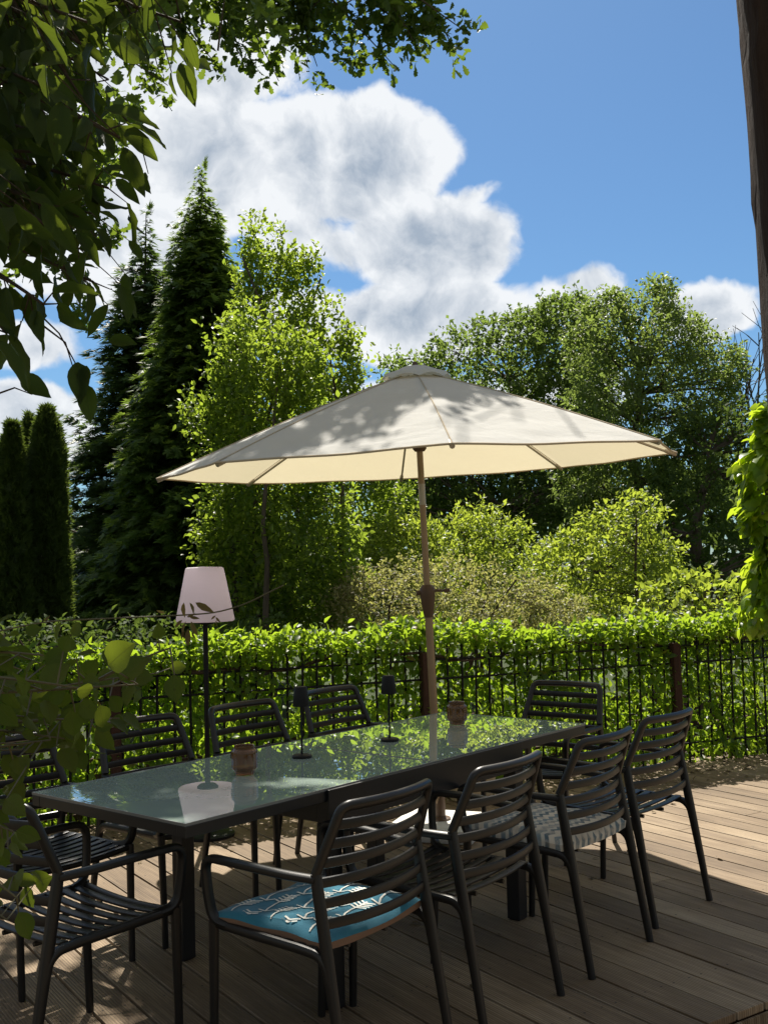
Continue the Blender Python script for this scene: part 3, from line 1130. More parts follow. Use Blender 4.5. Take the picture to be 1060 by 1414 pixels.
def thuja(label, px, D, prof, n):
    """dense column: short upright fans all over its surface"""
    g = at(px, 800, D)
    root = thing('thuja', label, 'thuja', (g[0], g[1], -0.2), 0, 'columnar thujas')
    sc = D / FPX
    ys = np.array([p[0] for p in prof], float)
    ws = np.array([p[1] for p in prof], float) * sc
    ztip = at(px, ys[0], D)[2]
    zs = ztip - (ys - ys[0]) * sc
    z = ztip - RNG.uniform(0, 1, n) ** .85 * (ztip + .1)
    w = np.interp(-z, -zs, ws)
    a = RNG.uniform(0, 6.2832, n)
    lump = 1 + .10 * np.sin(a * 5 + z * 3.1) * np.sin(z * 6.3 + a * 2) + .07 * np.sin(z * 14 + a * 7) + .05 * np.sin(a * 11 - z * 5)
    r = w * lump * RNG.uniform(.72, 1.04, n)
    out = np.stack([np.cos(a), np.sin(a), np.zeros(n)], 1)
    P = np.stack([g[0] + r * np.cos(a), g[1] + r * np.sin(a), z], 1)
    Dv = unit(out * RNG.uniform(.15, .9, (n, 1)) + RNG.normal(size=(n, 3)) * .35 + np.array([0, 0, .45]))
    side = np.stack([-np.sin(a), np.cos(a), np.zeros(n)], 1)
    Nv = unit(side * RNG.choice([-1, 1], (n, 1)) + RNG.normal(size=(n, 3)) * .6 + out * .4)
    leaves('crown', 'fan', local(root, P), Dv, Nv, RNG.uniform(.06, .125, n), .95, M['needle_thuja'], root, smooth=False)
    mb = MB()
    mb.tube([(0, 0, 0), (0, 0, ztip * .5), (0, 0, ztip * .93)], [.09, .06, .012], 8)
    mb.build('trunk', M['bark'], root)


# three clipped thujas at the left
thuja('dark columnar thuja at the left edge, lowest of the three columns', 18, 12.0, [(583, 1), (598, 5), (620, 11), (660, 17), (720, 24), (800, 33), (880, 40), (1000, 42)], 15000)
thuja('narrow thuja half hidden between the two other columns', 43, 13.2, [(572, 1), (584, 6), (605, 11), (680, 17), (760, 20), (1000, 24)], 8000)
thuja('dense columnar thuja beside the spruces, its right side rimmed with sun', 67, 12.2, [(562, 1), (572, 6), (590, 13), (620, 19), (680, 22), (760, 24), (860, 25), (1000, 26)], 14000)
# two spruces
conifer('spruce', 'tall narrow pointed spruce with dense hanging twigs, highest tree on the left', 282, 16.0,
        [(222, 1), (245, 9), (275, 24), (330, 40), (400, 55), (480, 66), (560, 82), (650, 98), (740, 112), (860, 128), (940, 130)], 150, 'tuft', M['needle'], .20, 15, .42,
        'spruces', axis=lambda y: 284 - max(0, y - 420) * .085, fuzz=.12, cat='spruce', wratio=1.0)
conifer('spruce', 'blackish fir with tiered open branches behind the narrow spruce', 195, 19.0,
        [(285, 1), (310, 9), (345, 24), (400, 46), (470, 66), (540, 84), (620, 100), (700, 110), (800, 118), (930, 120)], 85, 'tuft', M['needle_fir'], .26, 8.5, .22,
        'spruces', axis=lambda y: 208 - max(0, y - 300) * .03, tiers=True, gaps=.15, fuzz=.16, cat='fir', wratio=1.0)

# light green young trees in the middle
crown_tree('maple_tree', 'airy light green tree rising right of the pointed spruce', 'tree', 420, 14.5,
           [(338, 340), (350, 304), (368, 322), (392, 330), (400, 352), (430, 352), (438, 376), (416, 398), (440, 412), (470, 432), (458, 456), (492, 470), (516, 482), (500, 512), (512, 560), (560, 660), (566, 720), (540, 790),
            (430, 870), (330, 870), (336, 700), (330, 560), (326, 430)], .9, .075, 'ovate', M['leaf_light'], 6.0, .36, .55, .055, 'light green young trees', 3, 9, .58, .7, fray=13, elong=1.6, limbs=70, seed=3)
crown_tree('maple_tree', 'bright yellow-green bushy tree in front of the spruce, behind the floor lamp', 'tree', 370, 11.5,
           [(322, 448), (345, 432), (365, 424), (392, 440), (404, 480), (430, 484), (452, 508), (446, 560), (436, 640), (476, 700), (498, 760), (490, 830), (440, 880), (290, 880), (288, 800), (284, 700), (276, 615), (254, 575), (262, 558),
            (288, 566), (294, 520), (282, 474), (300, 458)], .7, .072, 'ovate', M['leaf_light'], 6.2, .36, .45, .035, 'light green young trees', 5, 9, .55, .8, fray=11, elong=1.8, limbs=70, seed=5)

# big trees right of the umbrella
crown_tree('oak_tree', 'broad oak with lumpy deep green crown behind the umbrella top', 'tree', 705, 33.0,
           [(536, 508), (562, 497), (590, 502), (600, 478), (622, 455), (648, 456), (664, 440), (690, 446), (712, 432), (735, 433), (752, 416), (775, 410), (800, 413), (818, 428), (840, 500), (850, 620), (830, 730), (540, 730), (515, 600)],
           3.2, .15, 'kite', M['leaf_oak_far'], 9.5, .14, 1.5, .26, 'large trees behind the garden', 1, 14, .62, .3, fray=8, limbs=40, seed=7)
crown_tree('ash_tree', 'tallest tree on the right with feathery pale green crown', 'tree', 890, 26.0,
           [(786, 480), (800, 432), (826, 424), (850, 406), (878, 410), (900, 392), (924, 396), (944, 416), (960, 430), (966, 456), (998, 470), (1020, 492), (1026, 520), (1002, 548), (1010, 610), (1000, 690), (820, 730), (776, 690), (770, 600), (784, 530)],
           2.6, .12, 'ovate', M['leaf_ash'], 6.6, .34, 1.1, .20, 'large trees behind the garden', 1, 13, .45, .25, .35, fray=10, elong=1.3, limbs=90, seed=9)
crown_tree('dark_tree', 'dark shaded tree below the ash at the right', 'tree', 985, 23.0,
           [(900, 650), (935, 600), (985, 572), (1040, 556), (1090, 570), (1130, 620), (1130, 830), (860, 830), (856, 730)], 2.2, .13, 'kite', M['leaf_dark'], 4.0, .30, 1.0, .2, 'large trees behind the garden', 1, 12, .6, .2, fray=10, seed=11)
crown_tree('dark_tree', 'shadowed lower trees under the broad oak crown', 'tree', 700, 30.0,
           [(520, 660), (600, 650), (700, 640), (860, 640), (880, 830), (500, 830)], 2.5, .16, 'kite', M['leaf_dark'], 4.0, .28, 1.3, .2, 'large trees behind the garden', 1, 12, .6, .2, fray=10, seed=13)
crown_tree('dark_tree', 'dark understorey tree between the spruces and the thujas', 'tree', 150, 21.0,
           [(-90, 700), (0, 690), (110, 700), (180, 730), (330, 740), (340, 880), (-90, 880)], 2.2, .13, 'kite', M['leaf_dark'], 4.0, .28, 1.0, .15, 'large trees behind the garden', 1, 12, .6, .2, fray=10, seed=15)


def bare_tree():
    b = at(1052, 800, 30)
    root = thing('bare_tree', 'leafless grey tree beyond the ash, next to the dark beam', 'tree', (b[0], b[1], -.2))
    mb = MB()

    def grow(p, d, L, r, lev):
        q = p + d * L
        mb.tube([p, (p + q) / 2 + RNG.normal(size=3) * L * .04, q], [r, r * .85, r * .6], 5)
        if lev == 0:
            return
        for j in range(3 if lev > 1 else 4):
            nd = unit(d + RNG.normal(size=3) * .38 + np.array([0, 0, .12]))
            grow(p + (q - p) * RNG.uniform(.55, 1.0), nd, L * RNG.uniform(.55, .8), r * .55, lev - 1)
    grow(np.zeros(3), np.array([0, 0, 1.0]), 3.6, .11, 4)
    mb.build('trunk', M['bark'], root)


bare_tree()


def far_wood():
    n = 15000
    th = RNG.uniform(-1.1, 1.1, n)
    Rr = RNG.uniform(46, 56, n)
    ang = math.atan2(FW[1], FW[0]) - th
    hgt = 4.3 + 1.0 * np.sin(th * 9) + .8 * np.sin(th * 23 + 1) + .5 * np.sin(th * 51)
    z = RNG.uniform(0, 1, n) ** .8 * hgt
    P = np.stack([CAM[0] + Rr * np.cos(ang), CAM[1] + Rr * np.sin(ang), z - .3], 1)
    o = leaves('far_wood', 'kite', P, rdir(n), unit(RNG.normal(size=(n, 3)) * .6 + np.array([0, 0, .8])), RNG.uniform(.6, 1.1, n), .6, M['leaf_dark'])
    tag(o, 'dark far-off wood closing the view behind the garden', 'wood', kind='stuff')


far_wood()

# garden shrubs beyond the hedge
GS = 'garden shrubs beyond the hedge'
crown_tree('dogwood', 'layered yellow-green shrub with spreading tiers below the ash', 'shrub', 855, 12.6,
           [(726, 800), (740, 770), (764, 752), (792, 744), (800, 726), (830, 714), (850, 700), (878, 692), (888, 670), (900, 700), (914, 712), (892, 742), (906, 760), (936, 758), (930, 784), (944, 800), (936, 850), (900, 885), (720, 885)],
           .9, .062, 'ovate', M['leaf_shrub'], 5.4, .36, .40, .024, GS, 4, 9, .5, .35, fray=9, elong=1.6, bark_mat='twig', limbs=80, seed=21)
crown_tree('dogwood', 'rounded yellow-green shrub behind the umbrella pole', 'shrub', 640, 13.6,
           [(462, 790), (486, 752), (520, 738), (552, 712), (580, 724), (610, 728), (640, 712), (668, 700), (690, 712), (716, 728), (730, 756), (770, 790), (760, 885), (460, 885)],
           .9, .062, 'ovate', M['leaf_shrub'], 5.4, .34, .40, .024, GS, 5, 9, .5, .35, fray=9, elong=1.6, bark_mat='twig', limbs=80, seed=23)
crown_tree('spirea_bush', 'wide fine-leaved bush with tan faded flowers, left of the umbrella pole', 'shrub', 590, 11.0,
           [(452, 850), (470, 812), (500, 790), (560, 782), (620, 778), (690, 790), (750, 806), (800, 832), (820, 890), (450, 890)],
           .7, .042, 'ovate', M['leaf_tan'], 3.4, .25, .25, .016, GS, 7, 9, .5, .4, fray=7, elong=1.8, bark_mat='twig', limbs=60, seed=25)
crown_tree('hydrangea_bush', 'low broad-leaved shrub right of the tiered shrub, above the hedge', 'shrub', 960, 10.2,
           [(880, 840), (896, 812), (925, 796), (950, 802), (975, 794), (1000, 812), (1040, 812), (1080, 800), (1090, 890), (880, 890)],
           .6, .075, 'ovate', M['leaf_shrub'], 3.2, .35, .35, .02, GS, 5, 8, .6, .35, fray=9, bark_mat='twig', limbs=50, seed=27)
crown_tree('laurel_bush', 'dark glossy shrub behind the hedge below the spruces', 'shrub', 190, 10.2,
           [(-60, 868), (0, 872), (60, 864), (140, 868), (200, 860), (260, 864), (330, 858), (390, 862), (400, 910), (-60, 910)],
           .6, .075, 'ovate', M['leaf_dark'], 3.6, .25, .35, .025, GS, 6, 8, .5, .3, fray=8, bark_mat='twig', limbs=50, seed=29)


def ivy_column():
    b = at(1082, 1040, 7.5)
    root = thing('ivy_column', 'sunlit column of large ivy leaves at the right edge', 'climbing plant', (b[0], b[1], -.1))
    n = 1500
    a = RNG.uniform(0, 6.283, n)
    z = RNG.uniform(1.0, 2.62, n)
    r = (.16 + .05 * np.sin(z * 7) + .04 * np.sin(z * 17 + a)) * np.clip((2.72 - z) * 3, .3, 1) * RNG.uniform(.7, 1.12, n)
    P = np.stack([r * np.cos(a), r * np.sin(a), z + .1], 1)
    out = np.stack([np.cos(a), np.sin(a), np.zeros(n)], 1)
    leaves('foliage', 'ovate', P, unit(out * .5 + RNG.normal(size=(n, 3)) * .4 + np.array([0, 0, -.7])), unit(out + RNG.normal(size=(n, 3)) * .4 + np.array([0, 0, .5])),
           RNG.uniform(.07, .13, n), RNG.uniform(.6, .85, n), M['leaf_column'], root)
    mb = MB()
    mb.tube([(0, 0, 0), (.01, 0, 1.2), (0, .01, 2.5)], [.06, .055, .05], 10)
    mb.build('stem', M['bark'], root)


ivy_column()


# ================================================================== OVERHANGING OAK, CREEPERS, TIMBER POST
def rosettes(centres, per, leaf, rad, droop=0.15):
    """leaves radiating from twig ends"""
    n = len(centres)
    P = np.repeat(centres, per, 0) + RNG.normal(size=(n * per, 3)) * rad * .35
    ax = np.repeat(rdir(n, (0, 0, .2)), per, 0)
    D = unit(RNG.normal(size=(n * per, 3)) * .9 + ax * .7 + np.array([0, 0, -droop]))
    N = unit(RNG.normal(size=(n * per, 3)) * .5 + np.array([0, 0, .9]) + ax * .3)
    return P, D, N, RNG.uniform(.65, 1.2, n * per) * leaf


def overhanging_oak():
    b = at(-420, 800, 10.0)
    root = thing('overhanging_oak', 'oak with lobed leaves whose long branch hangs into the sky at the top', 'tree', (b[0], b[1], -.2))
    mb = MB()
    top = at(-330, -250, 9.6)
    tr = limb(mb, (0, 0, 0), local(root, top), .24, .13, .04, 10, 10)
    # main boughs inside and above the picture
    boughs = [((-300, -200, 9.5), (560, -40, 9.0), .07), ((-300, -160, 9.5), (250, -60, 8.6), .06), ((-320, -60, 9.5), (140, 60, 8.6), .05),
              ((-320, 100, 9.7), (60, 320, 9.0), .045), ((-280, -260, 9.4), (420, -260, 8.4), .07)]
    for (a, c, r) in boughs:
        limb(mb, tr[-1] if a[1] < -100 else tr[6], local(root, at(*c)), r, .018, .10, 12, 7)
    C, A = [], []
    # twigs seen in the sky: (from) -> (to) photo pixels at about 8.8 m, leaf rosettes along them
    twigs = [((200, -60), (300, 90)), ((240, -40), (345, 100)), ((300, -40), (385, 112)), ((340, -40), (420, 70)), ((380, -60), (500, 95)), ((420, -40), (545, 92)), ((450, -60), (470, 60)),
             ((470, -30), (600, 68)), ((520, -50), (645, 45)), ((560, -50), (628, 72)), ((480, -70), (560, 40)), ((250, -40), (262, 66)), ((180, -40), (222, 108)), ((150, -20), (205, 40)), ((410, -20), (438, 92)),
             ((330, -60), (300, 50)), ((110, 40), (232, 118)), ((60, 60), (150, 150)), ((400, -80), (350, 40)), ((500, -40), (590, 22)), ((560, -20), (520, 70)), ((300, 10), (350, 60)), ((440, 0), (400, 60)), ((540, 0), (570, 56)),
             ((90, 60), (130, 200)), ((60, 220), (160, 340)), ((40, 300), (150, 330)), ((60, 330), (120, 440)), ((20, 20), (90, 120)), ((30, 160), (100, 260))]
    for (a, c) in twigs:
        d0 = 8.8 + RNG.uniform(-.4, .4)
        p, q = at(a[0], a[1], d0), at(c[0], c[1], d0 + RNG.uniform(-.3, .3))
        L = np.linalg.norm(q - p)
        pts = limb(mb, local(root, p), local(root, q), .013, .003, .08, 8, 5)
        for t in np.linspace(.22, 1.0, max(4, int(L / .075))):
            k = pts[min(7, int(round(t * 7)))] + np.array(root.location)
            C.append(k * 0 + p * (1 - t) + q * t + (pts[min(7, int(t * 7))] + np.array(root.location) - (p * (1 - int(t * 7) / 7) + q * (int(t * 7) / 7))) + RNG.normal(size=3) * .055)
    P1 = rosettes(np.array(C), 11, .095, .10)
    # the rest of the crown, above and left of the picture, which shades the parasol and the left of the terrace
    Q = []
    for (x, y, d, r, m) in [(430, -60, 8.4, .42, 26), (330, -70, 8.2, .5, 40), (240, -80, 8.4, .5, 44), (500, -50, 8.8, .35, 20), (140, -60, 8.3, .6, 44), (300, -190, 8.2, .6, 40),
                            (420, -200, 8.3, .5, 26), (60, -60, 8.2, .7, 60), (-60, -40, 8.0, .8, 60), (-160, 60, 8.6, .8, 50), (100, -220, 7.8, .8, 60), (-100, -260, 7.6, .9, 60),
                            (200, -330, 7.4, .8, 50), (0, -420, 7.0, .9, 60), (-60, 200, 8.8, .6, 40), (20, 120, 9.0, .45, 34), (-40, 380, 9.2, .45, 24), (350, -400, 7.0, .7, 34), (150, -520, 6.4, .8, 40)]:
        c = at(x, y, d)
        Q.append(c + rdir(m) * (r * RNG.random(m) ** .5)[:, None])
    # the boughs that dapple the parasol, found by following the sun up from its left and middle panels
    for _ in range(95):
        x = RNG.uniform(300, 640)
        y = np.interp(x, [215, 570], [655, 535]) + RNG.uniform(5, 70)
        t = RNG.uniform(4.7, 6.4)
        c = at(x, y, 5.5 + (630 - y) * .006) + SUN_DIR * t
        Q.append(c[None, :] + RNG.normal(size=(1, 3)) * .05)
    for _ in range(120):
        x = RNG.uniform(580, 765)
        y = np.interp(x, [570, 937], [530, 612]) + RNG.uniform(5, 60)
        c = at(x, y, 5.6 + (630 - y) * .006) + SUN_DIR * RNG.uniform(5.6, 7.4)
        Q.append(c[None, :])
    # and those that shade the left end of the hedge, the creepers and the near left corner
    for (xa, xb, ya, yb, da, db, ta, tb, m) in [(-60, 225, 870, 1000, 6.2, 6.7, 4.8, 6.4, 120), (-80, 240, 880, 1100, 2.0, 2.7, 3.4, 5.0, 75), (-60, 200, 100, 420, 2.3, 3.2, 2.6, 4.2, 60),
                                                (-60, 420, 1180, 1400, 3.2, 4.2, 4.6, 6.4, 55),
                                                (60, 360, 1040, 1130, 3.4, 4.1, 5.9, 7.8, 70)]:
        for _ in range(m):
            Q.append((at(RNG.uniform(xa, xb), RNG.uniform(ya, yb), RNG.uniform(da, db)) + SUN_DIR * RNG.uniform(ta, tb))[None, :])
    Q = np.concatenate(Q)
    v = Q - CAM
    w = v @ FW
    qx, qy = 530 + FPX * (v @ RT) / w, 707 - FPX * (v @ UP) / w
    Q = Q[(w < 1) | (qy < -12) | (qx < -12) | (qx < np.interp(qy, [0, 150, 300, 420, 470], [215, 190, 130, 90, 0])) | (qx > 1080)
          | ((qx > 215) & (qx < 600) & (qy < 50))]
    P2 = rosettes(Q, 11, .10, .13)
    P, D, N, L = [np.concatenate([u, v]) for u, v in zip(P1, P2)]
    leaves('crown', 'oak', local(root, P), D, N, L, RNG.uniform(.55, .75, len(L)), M['leaf_oak_near'], root)
    v = Q - CAM
    qy = 707 - FPX * (v @ UP) / (v @ FW)
    for q in Q[qy < -60][::3]:
        limb(mb, local(root, q + RNG.normal(size=3) * .35 + np.array([-.3, .2, 0])), local(root, q), .010, .003, .1, 4, 4)
    mb.build('trunk', M['bark'], root)


overhanging_oak()


def vine_set(root, twigs, leaf, per, mat, kind, width, stem_r, hang, nbias, depth_j=.15, name='foliage', step=.05, side=.06):
    mb = MB()
    P, D, N = [], [], []
    for (a, c) in twigs:
        p, q = at(*a), at(*c)
        L = np.linalg.norm(q - p)
        pts = np.array(limb(mb, local(root, p), local(root, q), stem_r, stem_r * .35, .10, 10, 5)) + np.array(root.location)
        m = max(3, int(L / step))
        for t in np.linspace(.08, 1.0, m):
            k = t * 9
            i = min(8, int(k))
            c0 = pts[i] * (1 - (k - i)) + pts[i + 1] * (k - i)
            ax = unit(pts[i + 1] - pts[i])
            for j in range(per):
                sd = unit(np.cross(ax, RNG.normal(size=3)))
                o = c0 + sd * side * RNG.uniform(.2, 1.2) + FW * RNG.normal(0, depth_j * .5)
                P.append(o)
                D.append(unit(sd * .6 + ax * .5 + RNG.normal(size=3) * .35 + np.array([0, 0, -hang])))
                N.append(unit(RNG.normal(size=3) * .55 + np.array(nbias)))
                if RNG.random() < .6:
                    mb.tube([local(root, c0), local(root, o)], [.0022, .0014], 4)
    P, D, N = map(np.array, (P, D, N))
    n = len(P)
    leaves(name, kind, local(root, P), D, N, RNG.uniform(.6, 1.2, n) * leaf, RNG.uniform(.85, 1.15, n) * width, mat, root)
    return mb


def near_creepers():
    # big dark pointed leaves hanging in at the upper left
    b = ground_at(-420, 1300)
    root = thing('broadleaf_climber', 'dark near climber with large drooping pointed leaves at the upper left', 'climbing plant', (b[0], b[1], 0))
    tw = []
    for (a, c) in [((-120, -60), (120, 30)), ((-100, -80), (190, 10)), ((-120, 0), (150, 110)), ((-140, 60), (165, 190)), ((-140, 120), (120, 210)), ((-140, 180), (150, 260)), ((-140, 220), (95, 330)),
                   ((-140, 60), (60, 120)), ((-140, 280), (130, 390)), ((-140, 300), (60, 420)), ((-100, -40), (250, 30)), ((-130, 100), (60, 260)), ((-120, 330), (10, 460)), ((-60, -80), (110, 130)), ((-140, 150), (30, 200)),
                   ((-120, 20), (70, 60)), ((-130, 240), (60, 330)), ((-120, -30), (40, 20)), ((-120, 200), (70, 290)), ((-60, -40), (80, 180))]:
        d = RNG.uniform(2.2, 3.2)
        tw.append(((a[0], a[1], d + .3), (c[0], c[1], d)))
    for _ in range(16):
        y = RNG.uniform(-60, 300)
        d = RNG.uniform(2.4, 3.4)
        tw.append(((-150, y - RNG.uniform(0, 120), d), (RNG.uniform(20, 130), y, d)))
    mb = vine_set(root, tw, .108, 3, M['leaf_big'], 'big', .38, .009, .55, (0, 0, .5) - FW * .55, .3, step=.048, side=.05)
    # a few bare hanging tendrils
    for (x0, y0, x1, y1) in [(20, 400, 128, 545), (60, 450, 105, 520), (-20, 550, 45, 545), (160, 150, 205, 240)]:
        mb.tube([local(root, at(x0, y0, 2.7)), local(root, at((x0 + x1) / 2 + 8, (y0 + y1) / 2 - 12, 2.7)), local(root, at(x1, y1, 2.7))], [.003, .0022, .0012], 5)
    # trunk rising from the ground outside the frame
    mb.tube([(0, 0, 0), local(root, at(-300, 700, 2.7)), local(root, at(-200, 200, 2.8)), local(root, at(-140, -60, 2.8))], [.035, .03, .025, .016], 9)
    mb.build('stem', M['twig'], root)
    ex = [((108, 500, 2.7), .11), ((118, 530, 2.7), .10), ((30, 520, 2.7), .10), ((200, 238, 2.9), .07), ((10, 462, 2.5), .12), ((120, 505, 2.7), .07), ((150, 470, 2.9), .08)]
    P = np.array([at(*e[0]) for e in ex])
    leaves('foliage', 'big', local(root, P), unit(RNG.normal(size=(len(ex), 3)) * .4 + np.array([0, 0, -.6]) + RT * .5), unit(RNG.normal(size=(len(ex), 3)) * .3 - FW), np.array([e[1] for e in ex]), .5, M['leaf_big'], root)

    # broad thin leaves in front of the left chairs
    b = ground_at(-330, 1390)
    root = thing('creeper_vine', 'shaded creeper with broad olive leaves in front of the left chairs', 'climbing plant', (b[0], b[1], 0))
    tw = []
    for (a, c) in [((-80, 960), (190, 945)), ((-80, 900), (60, 905)), ((-80, 980), (215, 930)), ((-90, 1010), (150, 985)), ((-80, 1010), (165, 992)), ((-90, 1050), (70, 1022)), ((-80, 1080), (20, 1062)),
                   ((-80, 930), (110, 950)), ((-80, 1000), (90, 1020)), ((-80, 1040), (30, 1035)), ((-60, 1180), (24, 1240)), ((-60, 1230), (10, 1270)), ((-60, 880), (30, 925)), ((120, 950), (235, 895)), ((-60, 1110), (20, 1150))]:
        d = RNG.uniform(2.0, 2.6)
        tw.append(((a[0], a[1], d + .1), (c[0], c[1], d)))
    mb = vine_set(root, tw, .060, 1, M['leaf_creeper'], 'big', .74, .005, .15, (0, 0, .45) - FW * .7, .2, step=.022, side=.055)
    mb.tube([(0, 0, 0), local(root, at(-260, 1100, 2.4)), local(root, at(-90, 960, 2.4))], [.02, .016, .007], 8)
    mb.build('stem', M['vine_stem'], root)

    # thin trailing shoot that crosses in front of the floor lamp
    p0 = at(-60, 885, 4.6)
    root = thing('trailing_shoot', 'thin green shoot with drooping bronze leaflets across the lamp shade', 'vine', tuple(p0))
    pix = [(-60, 885), (60, 858), (150, 854), (215, 851), (262, 849), (300, 846), (340, 834), (375, 816), (392, 808)]
    pts = [local(root, at(x, y, 4.6 + .0004 * x)) for x, y in pix]
    mb = MB()
    mb.tube(fillet(pts, .1, 3), .0032, 6)
    mb.build('stem', M['vine_stem'], root)
    P, D, L = [], [], []
    for (x, y, dx, dy, l) in [(254, 832, 0, 16, .085), (262, 832, 6, 14, .07), (270, 832, 22, 12, .115), (258, 852, 8, -3, .05), (262, 852, 12, 2, .055), (257, 858, -6, 24, .10), (264, 858, 9, 22, .09), (260, 868, -1, 30, .10),
                              (252, 856, -6, 6, .06), (298, 852, 5, 6, .04), (298, 850, -6, 5, .035), (299, 856, 1, 16, .04), (228, 846, -10, -2, .05), (60, 858, 10, -8, .05), (255, 872, -8, 16, .05), (265, 872, 8, 18, .05)]:
        P.append(local(root, at(x, y, 4.68)))
        v = RT * dx - UP * dy
        D.append(v / np.linalg.norm(v))
        L.append(l)
    n = len(P)
    leaves('foliage', 'ovate', np.array(P), np.array(D), unit(RNG.normal(size=(n, 3)) * .45 - FW), np.array(L) * .8, .34, M['leaf_wilt'], root)


near_creepers()


def timber_post():
    D = 2.6
    b0 = at(1063.5 + 22, 600, D)
    base = ground_at(0, 0) if False else np.array([b0[0], b0[1], -.085])
    root = thing('timber_post', 'rough dark timber post rising at the right edge', 'post', tuple(base))
    lo, hi = local(root, at(1073, 600, D)), local(root, at(1024, -30, D))
    # straight through those two points, from the ground to well above the frame
    d = (hi - lo) / (hi[2] - lo[2])
    edge0 = lo + d * (0 - lo[2])
    half = 0.075
    mb = MB()
    rows = 60
    V, F = [], []
    for i in range(rows + 1):
        z = 3.9 * i / rows
        c = edge0 + d * z
        for j in range(16):
            a = j * 2 * math.pi / 16
            ca, sa = math.cos(a), math.sin(a)
            e = .35
            x = math.copysign(abs(ca) ** e, ca) * half
            y = math.copysign(abs(sa) ** e, sa) * half
            w = 1 + .04 * RNG.normal() * (0.5 + .5 * math.sin(i * .7 + j)) + .02 * math.sin(i * .45 + j * .8)
            p = c + np.array([RT[0], RT[1], 0]) / np.linalg.norm(RT[:2]) * (half + x * w) + np.array([FW[0], FW[1], 0]) / np.linalg.norm(FW[:2]) * y * w
            V.append(p)
    for i in range(rows):
        for j in range(16):
            a, b = i * 16 + j, i * 16 + (j + 1) % 16
            F.append((a, b, b + 16, a + 16))
    F.append(tuple(range(16))[::-1])
    F.append(tuple(rows * 16 + j for j in range(16)))
    mb.add(V, F)
    mb.build('shaft', M['beam_wood'], root)


timber_post()

# ================================================================== PARASOL
UC = np.array([1.511, 0.772, 2.085])
UN = np.array([-0.0476, -0.0005, 0.9989])
UR, UH, UPHI = 1.489, 0.542, -3.172


